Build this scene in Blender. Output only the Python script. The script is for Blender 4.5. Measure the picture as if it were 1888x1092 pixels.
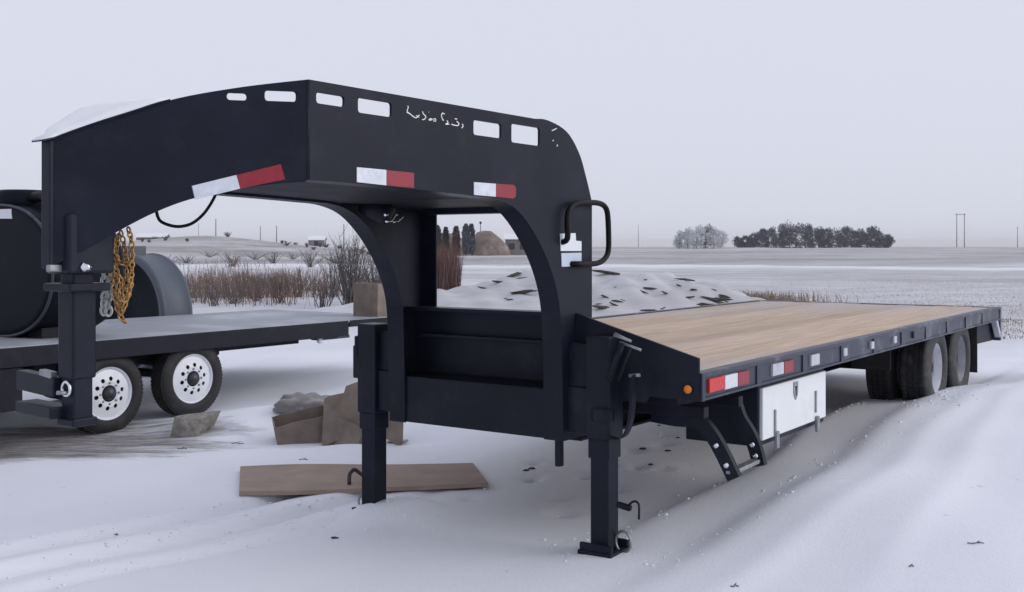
import bpy, bmesh, math, random
import numpy as np
from mathutils import Vector, Matrix
from mathutils.noise import noise as mnoise, fractal as mfractal

for o in list(bpy.data.objects): bpy.data.objects.remove(o)
scene = bpy.context.scene
C = scene.collection
R = math.radians

# ------------------------------------------------------------------ camera
F = 2010.0; HZ = 455.0; H = 1.6            # focal length (px of the 1888 wide photo), horizon row, eye height
cam_d = bpy.data.cameras.new('camera'); cam = bpy.data.objects.new('camera', cam_d); C.objects.link(cam)
cam.location = (0, 0, H); cam.rotation_euler = (R(90), 0, 0)
cam_d.sensor_width = 36.0; cam_d.lens = 36.0*F/1888.0
cam_d.shift_y = -(546.0-HZ)/1888.0
cam_d.clip_start = 0.05; cam_d.clip_end = 9000
scene.camera = cam

# ------------------------------------------------------------------ sky, sun, exposure
SUN_EL, SUN_AZ = R(21), R(98)             # azimuth clockwise from +Y: light from the right, a little behind the camera
world = bpy.data.worlds.new('World'); scene.world = world; world.use_nodes = True
wn, wl = world.node_tree.nodes, world.node_tree.links
wn.clear()
sky = wn.new('ShaderNodeTexSky'); sky.sky_type = 'NISHITA'; sky.sun_disc = False
sky.sun_elevation = SUN_EL; sky.sun_rotation = SUN_AZ; sky.dust_density = 4.0; sky.air_density = 1.0
hs = wn.new('ShaderNodeHueSaturation'); hs.inputs['Saturation'].default_value = 0.3
mixw = wn.new('ShaderNodeMixRGB'); mixw.inputs[0].default_value = 0.90
mixw.inputs[2].default_value = (6.25, 6.42, 7.45, 1)
bg = wn.new('ShaderNodeBackground'); bg.inputs['Strength'].default_value = 0.1
wo = wn.new('ShaderNodeOutputWorld')
wl.new(sky.outputs[0], hs.inputs['Color']); wl.new(hs.outputs[0], mixw.inputs[1])
wl.new(mixw.outputs[0], bg.inputs[0]); wl.new(bg.outputs[0], wo.inputs[0])
sd = bpy.data.lights.new('sun', 'SUN'); sd.energy = 1.1; sd.angle = R(38); sd.color = (1.0, 0.96, 0.92)
so = bpy.data.objects.new('sun', sd); C.objects.link(so)
sdir = Vector((math.sin(SUN_AZ)*math.cos(SUN_EL), math.cos(SUN_AZ)*math.cos(SUN_EL), math.sin(SUN_EL)))
so.rotation_euler = sdir.to_track_quat('Z', 'Y').to_euler(); so.location = (0, 0, 30)
vs = scene.view_settings
vs.view_transform = 'Standard'; vs.look = 'None'; vs.gamma = 1.0; vs.exposure = 0.26; vs.use_curve_mapping = False

# ------------------------------------------------------------------ the trailers' own axes: u runs back along the deck, v across it
UX, UY = 0.5705, 0.8214
VX, VY = -0.8214, 0.5705
ROT = math.atan2(UY, UX)
def uv(u, v, z=0.0): return Vector((UX*u+VX*v, UY*u+VY*v, z))
def to_uv(x, y): return UX*x+UY*y, VX*x+VY*y
def onV(px, py, v):                       # pixel -> (u, z) on the upright plane v
    r = (px-944)/F; Y = v/(VX*r+VY); return (UX*r+UY)*Y, H+Y*(HZ-py)/F
def onU(px, py, u):                       # pixel -> (v, z) on the upright plane u
    r = (px-944)/F; Y = u/(UX*r+UY); return (VX*r+VY)*Y, H+Y*(HZ-py)/F
def at_Y(px, py, Y): return Vector(((px-944)/F*Y, Y, H+Y*(HZ-py)/F))
def on_ground(px, py, z=0.0):
    Y = (H-z)*F/(py-HZ); return Vector(((px-944)/F*Y, Y, z))
rnd = random.Random(11)

# ------------------------------------------------------------------ materials
def nmat(name):
    m = bpy.data.materials.new(name); m.use_nodes = True
    nt = m.node_tree; b = nt.nodes['Principled BSDF']
    return m, nt, b
def simple(name, col, rough=0.5, metal=0.0, var=0.15, scale=6.0, bump=0.0, bscale=60.0, spec=0.5, tint=None, tint_amt=0.0, tscale=3.0):
    m, nt, b = nmat(name); N, L = nt.nodes, nt.links
    tc = N.new('ShaderNodeTexCoord')
    nz = N.new('ShaderNodeTexNoise'); nz.inputs['Scale'].default_value = scale; nz.inputs['Detail'].default_value = 6
    L.new(tc.outputs['Object'], nz.inputs['Vector'])
    mp = N.new('ShaderNodeMapRange'); mp.inputs[1].default_value = 0.25; mp.inputs[2].default_value = 0.75
    mp.inputs[3].default_value = 1-var; mp.inputs[4].default_value = 1+var
    L.new(nz.outputs['Fac'], mp.inputs[0])
    mx = N.new('ShaderNodeMixRGB'); mx.blend_type = 'MULTIPLY'; mx.inputs[0].default_value = 1
    mx.inputs[1].default_value = (*col, 1); L.new(mp.outputs[0], mx.inputs[2])
    out = mx.outputs[0]
    if tint is not None:
        n2 = N.new('ShaderNodeTexNoise'); n2.inputs['Scale'].default_value = tscale; n2.inputs['Detail'].default_value = 8; n2.inputs['Roughness'].default_value = 0.7
        L.new(tc.outputs['Object'], n2.inputs['Vector'])
        m2 = N.new('ShaderNodeMapRange'); m2.inputs[1].default_value = 0.52; m2.inputs[2].default_value = 0.75; m2.inputs[3].default_value = 0; m2.inputs[4].default_value = tint_amt
        L.new(n2.outputs['Fac'], m2.inputs[0])
        x2 = N.new('ShaderNodeMixRGB'); x2.inputs[2].default_value = (*tint, 1)
        L.new(m2.outputs[0], x2.inputs[0]); L.new(out, x2.inputs[1]); out = x2.outputs[0]
    L.new(out, b.inputs['Base Color'])
    r2 = N.new('ShaderNodeMapRange'); r2.inputs[3].default_value = max(0.05, rough-0.08); r2.inputs[4].default_value = min(1, rough+0.1)
    L.new(nz.outputs['Fac'], r2.inputs[0]); L.new(r2.outputs[0], b.inputs['Roughness'])
    b.inputs['Metallic'].default_value = metal
    b.inputs['Specular IOR Level'].default_value = spec
    if bump > 0:
        n3 = N.new('ShaderNodeTexNoise'); n3.inputs['Scale'].default_value = bscale; n3.inputs['Detail'].default_value = 5
        L.new(tc.outputs['Object'], n3.inputs['Vector'])
        bp = N.new('ShaderNodeBump'); bp.inputs['Strength'].default_value = bump; bp.inputs['Distance'].default_value = 0.02
        L.new(n3.outputs['Fac'], bp.inputs['Height']); L.new(bp.outputs[0], b.inputs['Normal'])
    return m

M = {}
M['paint'] = simple('navy_black_paint', (0.0115, 0.0135, 0.0235), 0.37, var=0.3, scale=2.5, bump=0.03, bscale=9, spec=0.13, tint=(0.09, 0.092, 0.11), tint_amt=0.15, tscale=3.6)
M['paint_dark'] = simple('chassis_black', (0.009, 0.010, 0.018), 0.55, var=0.25, scale=5, spec=0.2, tint=(0.10, 0.10, 0.12), tint_amt=0.12, tscale=7)
M['rail'] = simple('frosted_black_rail', (0.038, 0.043, 0.068), 0.42, var=0.3, scale=9, spec=0.3, tint=(0.42, 0.43, 0.50), tint_amt=0.40, tscale=4)
M['rubber'] = simple('tyre_rubber', (0.011, 0.011, 0.013), 0.7, var=0.3, scale=12, bump=0.1, bscale=80, tint=(0.3, 0.3, 0.32), tint_amt=0.10, tscale=6)
M['rubber_frost'] = simple('dusty_tyre_rubber', (0.016, 0.017, 0.020), 0.68, var=0.3, scale=12, bump=0.1, bscale=80, tint=(0.32, 0.33, 0.36), tint_amt=0.22, tscale=9)
M['hose'] = simple('black_hose', (0.004, 0.004, 0.006), 0.45, spec=0.15)
M['rim_white'] = simple('white_rim_paint', (0.70, 0.72, 0.77), 0.4, var=0.06, scale=9, tint=(0.35, 0.35, 0.36), tint_amt=0.25, tscale=10)
M['rim_grey'] = simple('dirty_grey_rim', (0.46, 0.48, 0.54), 0.5, var=0.12, scale=9, tint=(0.12, 0.12, 0.12), tint_amt=0.4, tscale=10)
M['rim_dark'] = simple('dark_grey_rim', (0.22, 0.23, 0.26), 0.6, var=0.3, scale=9, tint=(0.35, 0.36, 0.4), tint_amt=0.4, tscale=8)  # darker grey rim colour, used on the rearmost axle
M['white_tape'] = simple('white_reflective_tape', (0.60, 0.64, 0.70), 0.35, var=0.12, scale=20, tint=(0.25, 0.25, 0.27), tint_amt=0.45, tscale=12)
M['red_tape'] = simple('red_reflective_tape', (0.24, 0.011, 0.026), 0.35, var=0.12, scale=30)
M['red_bright'] = simple('bright_red_reflector', (0.55, 0.022, 0.018), 0.25, var=0.1, scale=30)
M['sticker'] = simple('white_sticker', (0.70, 0.73, 0.78), 0.45, var=0.04)
M['sticker_blue'] = simple('pale_blue_sticker', (0.50, 0.58, 0.68), 0.4, var=0.05)
M['lettering'] = simple('pale_lettering', (0.80, 0.80, 0.78), 0.5, var=0.15, scale=80)
M['amber'] = simple('amber_lens', (0.65, 0.19, 0.02), 0.18, var=0.1)
M['chrome'] = simple('bright_steel', (0.72, 0.74, 0.78), 0.25, metal=1.0, var=0.1, scale=20)
M['steel'] = simple('dull_steel', (0.30, 0.31, 0.33), 0.5, metal=0.85, var=0.25, scale=25)
M['box_white'] = simple('white_toolbox_paint', (0.72, 0.75, 0.77), 0.4, var=0.05, scale=4, tint=(0.42, 0.41, 0.41), tint_amt=0.38, tscale=4)
M['gold_chain'] = simple('yellow_zinc_chain', (0.40, 0.23, 0.08), 0.42, metal=0.55, var=0.4, scale=50)
M['zinc_chain'] = simple('galvanised_chain', (0.46, 0.47, 0.49), 0.42, metal=0.7, var=0.3, scale=50)
M['deck_grey'] = simple('snow_dusted_grey_deck', (0.27, 0.29, 0.33), 0.6, var=0.15, scale=2, tint=(0.62, 0.64, 0.70), tint_amt=0.6, tscale=0.9)
M['tank_black'] = simple('black_tank', (0.006, 0.008, 0.014), 0.5, var=0.2, scale=3, spec=0.08)
M['tank_grey'] = simple('grey_drum_paint', (0.085, 0.10, 0.125), 0.5, var=0.1, scale=3, spec=0.3)
M['cardboard'] = simple('cardboard', (0.185, 0.150, 0.125), 0.85, var=0.28, scale=7, bump=0.1, bscale=30, tint=(0.32, 0.28, 0.25), tint_amt=0.4, tscale=5)
M['board'] = simple('brown_board', (0.30, 0.225, 0.185), 0.75, var=0.18, scale=5, bump=0.06, bscale=25, tint=(0.42, 0.36, 0.33), tint_amt=0.3, tscale=3)
M['bag'] = simple('grey_plastic_bag', (0.20, 0.19, 0.19), 0.28, var=0.3, scale=8)
M['concrete'] = simple('broken_concrete', (0.25, 0.235, 0.215), 0.95, var=0.35, scale=22, bump=0.6, bscale=35)
M['clod'] = simple('dark_frozen_clod', (0.055, 0.048, 0.045), 0.95, var=0.4, scale=20, bump=0.4, bscale=40)
M['brown_soil'] = simple('brown_soil', (0.17, 0.135, 0.115), 0.95, var=0.3, scale=0.8, tint=(0.7, 0.7, 0.75), tint_amt=0.3, tscale=0.5)
M['bark'] = simple('grey_bark', (0.10, 0.09, 0.088), 0.9, var=0.3, scale=10)
M['reed'] = simple('brown_reed', (0.150, 0.095, 0.072), 0.9, var=0.5, scale=1.2, tint=(0.5, 0.48, 0.48), tint_amt=0.75, tscale=1.6)
M['weed'] = simple('grey_weeds', (0.15, 0.125, 0.115), 0.9, var=0.4, scale=1.5, tint=(0.6, 0.6, 0.64), tint_amt=0.7, tscale=1.2)
M['redtwig'] = simple('reddish_twigs', (0.13, 0.075, 0.065), 0.9, var=0.35, scale=3.0)
M['straw'] = simple('dry_straw', (0.24, 0.19, 0.14), 0.9, var=0.35, scale=2.0)
M['tree_dark'] = simple('dark_bare_crown', (0.036, 0.043, 0.060), 0.95, var=0.35, scale=0.7)
M['tree_frost'] = simple('frosted_crown', (0.60, 0.62, 0.66), 0.95, var=0.2, scale=0.7)
M['tree_grey'] = simple('grey_half_frosted_crown', (0.24, 0.24, 0.26), 0.95, var=0.3, scale=0.7)
M['spruce'] = simple('spruce_needles', (0.045, 0.052, 0.060), 0.95, var=0.3, scale=2.0)
M['spruce_blue'] = simple('blue_spruce_needles', (0.10, 0.115, 0.15), 0.95, var=0.3, scale=2.0)
M['pole'] = simple('weathered_pole', (0.20, 0.18, 0.165), 0.9, var=0.2, scale=4)
M['shed'] = simple('grey_shed_wall', (0.22, 0.205, 0.20), 0.85, var=0.15, scale=1.5)
M['window_dark'] = simple('dark_opening', (0.03, 0.03, 0.035), 0.4)

def snow_material():
    m, nt, b = nmat('snow'); N, L = nt.nodes, nt.links
    tc = N.new('ShaderNodeTexCoord')
    n1 = N.new('ShaderNodeTexNoise'); n1.inputs['Scale'].default_value = 3; n1.inputs['Detail'].default_value = 8
    L.new(tc.outputs['Object'], n1.inputs['Vector'])
    cr = N.new('ShaderNodeMixRGB'); cr.inputs[1].default_value = (0.76, 0.77, 0.80, 1); cr.inputs[2].default_value = (0.82, 0.83, 0.86, 1)
    L.new(n1.outputs['Fac'], cr.inputs[0]); L.new(cr.outputs[0], b.inputs['Base Color'])
    b.inputs['Roughness'].default_value = 0.65
    n3 = N.new('ShaderNodeTexNoise'); n3.inputs['Scale'].default_value = 45; n3.inputs['Detail'].default_value = 6
    L.new(tc.outputs['Object'], n3.inputs['Vector'])
    bp = N.new('ShaderNodeBump'); bp.inputs['Strength'].default_value = 0.25; bp.inputs['Distance'].default_value = 0.01
    L.new(n3.outputs['Fac'], bp.inputs['Height']); L.new(bp.outputs[0], b.inputs['Normal'])
    return m
M['snow'] = snow_material()

def wood_material():
    m, nt, b = nmat('deck_planks_wood'); N, L = nt.nodes, nt.links
    tc = N.new('ShaderNodeTexCoord'); oi = N.new('ShaderNodeObjectInfo')
    mpg = N.new('ShaderNodeMapping'); mpg.inputs['Scale'].default_value = (0.5, 9, 9)
    ad = N.new('ShaderNodeVectorMath'); ad.operation = 'ADD'
    cx = N.new('ShaderNodeCombineXYZ'); mu = N.new('ShaderNodeMath'); mu.operation = 'MULTIPLY'; mu.inputs[1].default_value = 37
    L.new(oi.outputs['Random'], mu.inputs[0]); L.new(mu.outputs[0], cx.inputs[0]); L.new(mu.outputs[0], cx.inputs[2])
    L.new(tc.outputs['Object'], ad.inputs[0]); L.new(cx.outputs[0], ad.inputs[1]); L.new(ad.outputs[0], mpg.inputs[0])
    n1 = N.new('ShaderNodeTexNoise'); n1.inputs['Scale'].default_value = 3.0; n1.inputs['Detail'].default_value = 8; n1.inputs['Roughness'].default_value = 0.65
    L.new(mpg.outputs[0], n1.inputs['Vector'])
    cr = N.new('ShaderNodeValToRGB'); e = cr.color_ramp.elements
    e[0].position = 0.3; e[0].color = (0.36, 0.262, 0.180, 1); e[1].position = 0.72; e[1].color = (0.60, 0.470, 0.350, 1)
    L.new(n1.outputs['Fac'], cr.inputs[0])
    hv = N.new('ShaderNodeMapRange'); hv.inputs[3].default_value = 0.84; hv.inputs[4].default_value = 1.12
    L.new(oi.outputs['Random'], hv.inputs[0])
    mx = N.new('ShaderNodeMixRGB'); mx.blend_type = 'MULTIPLY'; mx.inputs[0].default_value = 1
    L.new(cr.outputs[0], mx.inputs[1]); L.new(hv.outputs[0], mx.inputs[2])
    # frost and damp grey blown over the deck, in place-bound streaks
    gp = N.new('ShaderNodeNewGeometry')
    vt = N.new('ShaderNodeVectorRotate'); vt.rotation_type = 'Z_AXIS'; vt.inputs['Angle'].default_value = -ROT
    L.new(gp.outputs['Position'], vt.inputs['Vector'])
    m2 = N.new('ShaderNodeMapping'); m2.inputs['Scale'].default_value = (0.35, 1.5, 1)
    L.new(vt.outputs[0], m2.inputs[0])
    n2 = N.new('ShaderNodeTexNoise'); n2.inputs['Scale'].default_value = 1.3; n2.inputs['Detail'].default_value = 6
    L.new(m2.outputs[0], n2.inputs['Vector'])
    sx = N.new('ShaderNodeSeparateXYZ'); L.new(vt.outputs[0], sx.inputs[0])
    rr = N.new('ShaderNodeMapRange'); rr.inputs[1].default_value = 8.0; rr.inputs[2].default_value = 12.0; rr.inputs[3].default_value = 0; rr.inputs[4].default_value = 0.16
    L.new(sx.outputs[0], rr.inputs[0])
    sm = N.new('ShaderNodeMath'); sm.operation = 'ADD'; L.new(n2.outputs['Fac'], sm.inputs[0]); L.new(rr.outputs[0], sm.inputs[1])
    m3 = N.new('ShaderNodeMapRange'); m3.inputs[1].default_value = 0.52; m3.inputs[2].default_value = 0.72; m3.inputs[3].default_value = 0; m3.inputs[4].default_value = 0.50
    L.new(sm.outputs[0], m3.inputs[0])
    x2 = N.new('ShaderNodeMixRGB'); x2.inputs[2].default_value = (0.40, 0.39, 0.43, 1)
    L.new(m3.outputs[0], x2.inputs[0]); L.new(mx.outputs[0], x2.inputs[1]); L.new(x2.outputs[0], b.inputs['Base Color'])
    b.inputs['Roughness'].default_value = 0.7
    bp = N.new('ShaderNodeBump'); bp.inputs['Strength'].default_value = 0.2; bp.inputs['Distance'].default_value = 0.006
    L.new(n1.outputs['Fac'], bp.inputs['Height']); L.new(bp.outputs[0], b.inputs['Normal'])
    return m
M['wood'] = wood_material()

def ground_material():
    m, nt, b = nmat('snowy_ground'); N, L = nt.nodes, nt.links
    g = N.new('ShaderNodeNewGeometry'); P = g.outputs['Position']
    def noise(sc, det=6, rough=0.55, vec=None, scale3=None):
        v = vec or P
        if scale3:
            mp = N.new('ShaderNodeMapping'); mp.inputs['Scale'].default_value = scale3; L.new(v, mp.inputs[0]); v = mp.outputs[0]
        n = N.new('ShaderNodeTexNoise'); n.inputs['Scale'].default_value = sc; n.inputs['Detail'].default_value = det; n.inputs['Roughness'].default_value = rough
        L.new(v, n.inputs['Vector']); return n.outputs['Fac']
    def rng(x, a, b_, c, d):
        r = N.new('ShaderNodeMapRange'); r.inputs[1].default_value = a; r.inputs[2].default_value = b_; r.inputs[3].default_value = c; r.inputs[4].default_value = d
        L.new(x, r.inputs[0]); return r.outputs[0]
    def math_(op, a, b_):
        n = N.new('ShaderNodeMath'); n.operation = op
        for i, q in enumerate((a, b_)):
            if isinstance(q, (int, float)): n.inputs[i].default_value = q
            else: L.new(q, n.inputs[i])
        return n.outputs[0]
    def mix(f, a, b_):
        n = N.new('ShaderNodeMixRGB')
        for i, q in enumerate((f, a, b_)):
            if isinstance(q, tuple): n.inputs[i].default_value = (*q, 1)
            elif isinstance(q, (int, float)): n.inputs[i].default_value = q
            else: L.new(q, n.inputs[i])
        return n.outputs[0]
    sep = N.new('ShaderNodeSeparateXYZ'); L.new(P, sep.inputs[0]); X, Y = sep.outputs[0], sep.outputs[1]
    snow = mix(noise(0.6), (0.74, 0.76, 0.82), (0.79, 0.81, 0.87))
    # tiny dirt specks blown on the snow
    sp = rng(noise(14, 3, 0.5), 0.70, 0.74, 0, 0.55)
    snow = mix(math_('MULTIPLY', sp, rng(noise(0.35, 2), 0.5, 0.62, 0, 1)), snow, (0.22, 0.20, 0.19))
    # stubble field further off
    st1 = noise(1.0, 8, 0.7, scale3=(0.012, 0.055, 1))
    st2 = noise(1.0, 6, 0.75, scale3=(0.35, 1.6, 1))
    st3 = noise(1.0, 4, 0.6, scale3=(0.004, 0.022, 1))
    mk = math_('ADD', math_('MULTIPLY', st1, 0.5), math_('MULTIPLY', st2, 0.3)); mk = math_('ADD', mk, math_('MULTIPLY', st3, 0.2))
    far = rng(math_('ADD', Y, math_('MULTIPLY', noise(0.25, 4), 5.0)), 17, 22, 0, 1)
    left = rng(X, -6, 6, 0.25, 1)
    fa = math_('MULTIPLY', rng(mk, 0.38, 0.58, 0.12, 0.92), far)
    fa = math_('MULTIPLY', fa, rng(Y, 22, 110, 0.60, 1.0))
    yb = math_('ADD', Y, math_('MULTIPLY', noise(1.0, 3, scale3=(0.012, 0.03, 1)), 46.0))
    band = math_('MULTIPLY', rng(yb, 104, 116, 0, 1), rng(mk, 0.36, 0.60, 0.30, 1.0))
    fa = math_('MAXIMUM', fa, math_('MULTIPLY', band, 0.9))
    gap_ = math_('MULTIPLY', rng(yb, 86, 92, 0, 1), rng(yb, 100, 106, 1, 0))
    fa = math_('MULTIPLY', fa, math_('SUBTRACT', 1.0, math_('MULTIPLY', gap_, 0.85)))
    stub = mix(noise(0.4, 4), (0.13, 0.112, 0.10), (0.25, 0.222, 0.205))
    col = mix(fa, snow, stub)
    # bare frozen soil by the small trailer's wheels
    dn = noise(1.6, 8, 0.7, scale3=(0.7, 3.2, 1))
    dx = math_('ADD', X, 4.0); dy = math_('ADD', Y, -8.95)
    d2 = math_('ADD', math_('POWER', math_('MULTIPLY', dx, 0.52), 2.0), math_('POWER', math_('MULTIPLY', dy, 1.05), 2.0))
    dm = rng(math_('ADD', math_('MULTIPLY', d2, -0.38), dn), 0.14, 0.36, 0, 0.95)
    soil = mix(rng(noise(5, 8, 0.75, scale3=(0.5, 2.5, 1)), .35, .65, 0, 1), (0.075, 0.066, 0.062), (0.40, 0.38, 0.38))
    col = mix(dm, col, soil)
    L.new(col, b.inputs['Base Color'])
    b.inputs['Roughness'].default_value = 0.7; b.inputs['Specular IOR Level'].default_value = 0.3
    hf = math_('ADD', math_('MULTIPLY', noise(60, 6, 0.6), 0.25), math_('MULTIPLY', noise(3, 4, 0.5), 0.6))
    hf = math_('ADD', hf, math_('MULTIPLY', dm, math_('MULTIPLY', noise(18, 6, 0.7), 3.0)))
    hf = math_('ADD', hf, math_('MULTIPLY', fa, math_('MULTIPLY', st2, 4.0)))
    bp = N.new('ShaderNodeBump'); bp.inputs['Strength'].default_value = 0.35; bp.inputs['Distance'].default_value = 0.03
    L.new(hf, bp.inputs['Height']); L.new(bp.outputs[0], b.inputs['Normal'])
    return m
M['ground'] = ground_material()

# ------------------------------------------------------------------ mesh helpers
class MB:
    """collects shapes in one bmesh; build() links them as ONE mesh object"""
    def __init__(s, bevel=0.0): s.bm = bmesh.new(); s.smooth = False
    def box(s, a, b, bev=0.0):
        a, b = Vector(a), Vector(b)
        r = bmesh.ops.create_cube(s.bm, size=1.0)
        vs_ = r['verts']; c = (a+b)/2; d = b-a
        for v in vs_: v.co = Vector((c.x+v.co.x*d.x, c.y+v.co.y*d.y, c.z+v.co.z*d.z))
        if bev > 0:
            es = list({e for v in vs_ for e in v.link_edges})
            bmesh.ops.bevel(s.bm, geom=es, offset=bev, segments=2, profile=0.5, affect='EDGES')
        return s
    def bar(s, p, q, w, h, up=(0, 0, 1), bev=0.0):
        p, q = Vector(p), Vector(q); d = q-p; L_ = d.length; x = d.normalized()
        y = Vector(up).cross(x)
        if y.length < 1e-4: y = Vector((0, 1, 0)).cross(x)
        y.normalize(); z = x.cross(y)
        r = bmesh.ops.create_cube(s.bm, size=1.0); vs_ = r['verts']; c = (p+q)/2
        for v in vs_: v.co = c + x*(v.co.x*L_) + y*(v.co.y*w) + z*(v.co.z*h)
        if bev > 0:
            es = list({e for v in vs_ for e in v.link_edges})
            bmesh.ops.bevel(s.bm, geom=es, offset=bev, segments=2, profile=0.5, affect='EDGES')
        return s
    def tube(s, pts, r, n=10, cap=True, closed=False):
        pts = [Vector(p) for p in pts]; m = len(pts)
        rr = r if isinstance(r, (list, tuple)) else [r]*m
        rings = []; prev = None
        for i, p in enumerate(pts):
            if closed: t = pts[(i+1) % m]-pts[i-1]
            else: t = pts[min(i+1, m-1)]-pts[max(i-1, 0)]
            t.normalize()
            if prev is None:
                a = Vector((0, 0, 1)) if abs(t.z) < 0.9 else Vector((1, 0, 0))
                x = t.cross(a).normalized()
            else:
                x = prev - t*prev.dot(t)
                if x.length < 1e-5: x = t.orthogonal()
                x.normalize()
            y = t.cross(x); prev = x
            rings.append([s.bm.verts.new(p+(x*math.cos(2*math.pi*k/n)+y*math.sin(2*math.pi*k/n))*rr[i]) for k in range(n)])
        for i in range(m if closed else m-1):
            A, B = rings[i], rings[(i+1) % m]
            for k in range(n):
                f = s.bm.faces.new((A[k], A[(k+1) % n], B[(k+1) % n], B[k])); f.smooth = n > 5
        if cap and not closed:
            s.bm.faces.new(rings[0][::-1]); s.bm.faces.new(rings[-1])
        return s
    def lathe(s, prof, axis_o, axis_d, n=40, a0=0.0, a1=2*math.pi, flat_idx=()):
        """prof: list of (radius, offset along axis)"""
        o = Vector(axis_o); d = Vector(axis_d).normalized()
        x = d.cross(Vector((0, 0, 1)))
        if x.length < 1e-4: x = Vector((1, 0, 0))
        x.normalize(); y = d.cross(x)
        full = abs(a1-a0-2*math.pi) < 1e-6; cnt = n if full else n+1
        rings = []
        for r, h in prof:
            if r < 1e-6: rings.append([s.bm.verts.new(o+d*h)])
            else: rings.append([s.bm.verts.new(o+d*h+(x*math.cos(a0+(a1-a0)*k/n)+y*math.sin(a0+(a1-a0)*k/n))*r) for k in range(cnt)])
        for i in range(len(rings)-1):
            A, B = rings[i], rings[i+1]
            for k in range(n):
                k2 = (k+1) % cnt
                try:
                    if len(A) == 1 and len(B) == 1: continue
                    if len(A) == 1: f = s.bm.faces.new((A[0], B[k2], B[k]))
                    elif len(B) == 1: f = s.bm.faces.new((A[k], A[k2], B[0]))
                    else: f = s.bm.faces.new((A[k], A[k2], B[k2], B[k]))
                    f.smooth = True
                except ValueError: pass
        return s
    def plate(s, loops, fn, t0, t1):
        """flat plate with holes: loops of 2-D points (first is the outline), fn(a, b, t) -> 3-D, t0/t1 the two faces"""
        tmp = bmesh.new(); edges = []; nv = []
        for lp in loops:
            vv = [tmp.verts.new((a, b, 0)) for a, b in lp]; nv.append(vv)
            for i in range(len(vv)): edges.append(tmp.edges.new((vv[i], vv[(i+1) % len(vv)])))
        bmesh.ops.triangle_fill(tmp, use_beauty=True, use_dissolve=False, edges=edges)
        tmp.verts.index_update(); tmp.verts.ensure_lookup_table()
        F0 = [s.bm.verts.new(fn(v.co.x, v.co.y, t0)) for v in tmp.verts]
        F1 = [s.bm.verts.new(fn(v.co.x, v.co.y, t1)) for v in tmp.verts]
        for f in tmp.faces:
            ix = [v.index for v in f.verts]
            s.bm.faces.new([F0[i] for i in ix]); s.bm.faces.new([F1[i] for i in reversed(ix)])
        for vv in nv:
            for i in range(len(vv)):
                a, b = vv[i].index, vv[(i+1) % len(vv)].index
                s.bm.faces.new((F0[a], F0[b], F1[b], F1[a]))
        tmp.free(); return s
    def strip(s, pa, pb, th_dir, th):
        """sheet swept between two rows of points with thickness"""
        pa = [Vector(p) for p in pa]; pb = [Vector(p) for p in pb]; m = len(pa)
        dirs = th_dir if isinstance(th_dir, list) else [Vector(th_dir)]*m
        A = [s.bm.verts.new(p) for p in pa]; B = [s.bm.verts.new(p) for p in pb]
        A2 = [s.bm.verts.new(p+dirs[i]*th) for i, p in enumerate(pa)]; B2 = [s.bm.verts.new(p+dirs[i]*th) for i, p in enumerate(pb)]
        for i in range(m-1):
            for q in ((A[i], A[i+1], B[i+1], B[i]), (A2[i], B2[i], B2[i+1], A2[i+1]), (A[i], A2[i], A2[i+1], A[i+1]), (B[i], B[i+1], B2[i+1], B2[i])):
                f = s.bm.faces.new(q)
        s.bm.faces.new((A[0], B[0], B2[0], A2[0])); s.bm.faces.new((A[-1], A2[-1], B2[-1], B[-1]))
        return s
    def mirror_v(s, vc):
        for v in s.bm.verts: v.co.y = 2*vc-v.co.y
        return s
    def build(s, name, mat, parent=None, off=(0, 0, 0), smooth=False, kind=None):
        bmesh.ops.recalc_face_normals(s.bm, faces=s.bm.faces[:])
        o_ = Vector(off)
        for v in s.bm.verts: v.co -= o_
        me = bpy.data.meshes.new(name); s.bm.to_mesh(me); s.bm.free()
        me.materials.append(M[mat] if isinstance(mat, str) else mat)
        if smooth: me.polygons.foreach_set('use_smooth', [True]*len(me.polygons))
        o = bpy.data.objects.new(name, me); C.objects.link(o)
        if parent: o.parent = parent
        if kind: o['kind'] = kind
        return o
def raw(name, verts, faces, mat, parent=None, loc=None, smooth=False):
    me = bpy.data.meshes.new(name); me.from_pydata([tuple(v) for v in verts], [], faces); me.update()
    me.materials.append(M[mat])
    if smooth: me.polygons.foreach_set('use_smooth', [True]*len(me.polygons))
    o = bpy.data.objects.new(name, me); C.objects.link(o)
    if parent: o.parent = parent
    if loc is not None: o.location = loc
    return o
def tag(o, label, cat, group=None):
    o['label'] = label; o['category'] = cat
    if group: o['group'] = group
    return o
def empty(name, loc, rz=0.0):
    o = bpy.data.objects.new(name, None); C.objects.link(o); o.location = loc; o.rotation_euler = (0, 0, rz); o.empty_display_size = 0.1
    return o
def arc(cx, cy, r, a0, a1, n): return [(cx+r*math.cos(R(a0+(a1-a0)*i/n)), cy+r*math.sin(R(a0+(a1-a0)*i/n))) for i in range(n+1)]
def smooth_line(pts, n=6):
    """Catmull-Rom through points of any dimension"""
    P = [Vector(p) for p in pts]; out = []
    for i in range(len(P)-1):
        p0, p1, p2, p3 = P[max(i-1, 0)], P[i], P[i+1], P[min(i+2, len(P)-1)]
        for k in range(n):
            t = k/n
            out.append(0.5*((2*p1)+(p2-p0)*t+(2*p0-5*p1+4*p2-p3)*t*t+(3*p1-p0-3*p2+p3)*t**3))
    out.append(P[-1]); return out
def sst(x, a, b):
    t = np.clip((x-a)/(b-a), 0, 1); return t*t*(3-2*t)

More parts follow.
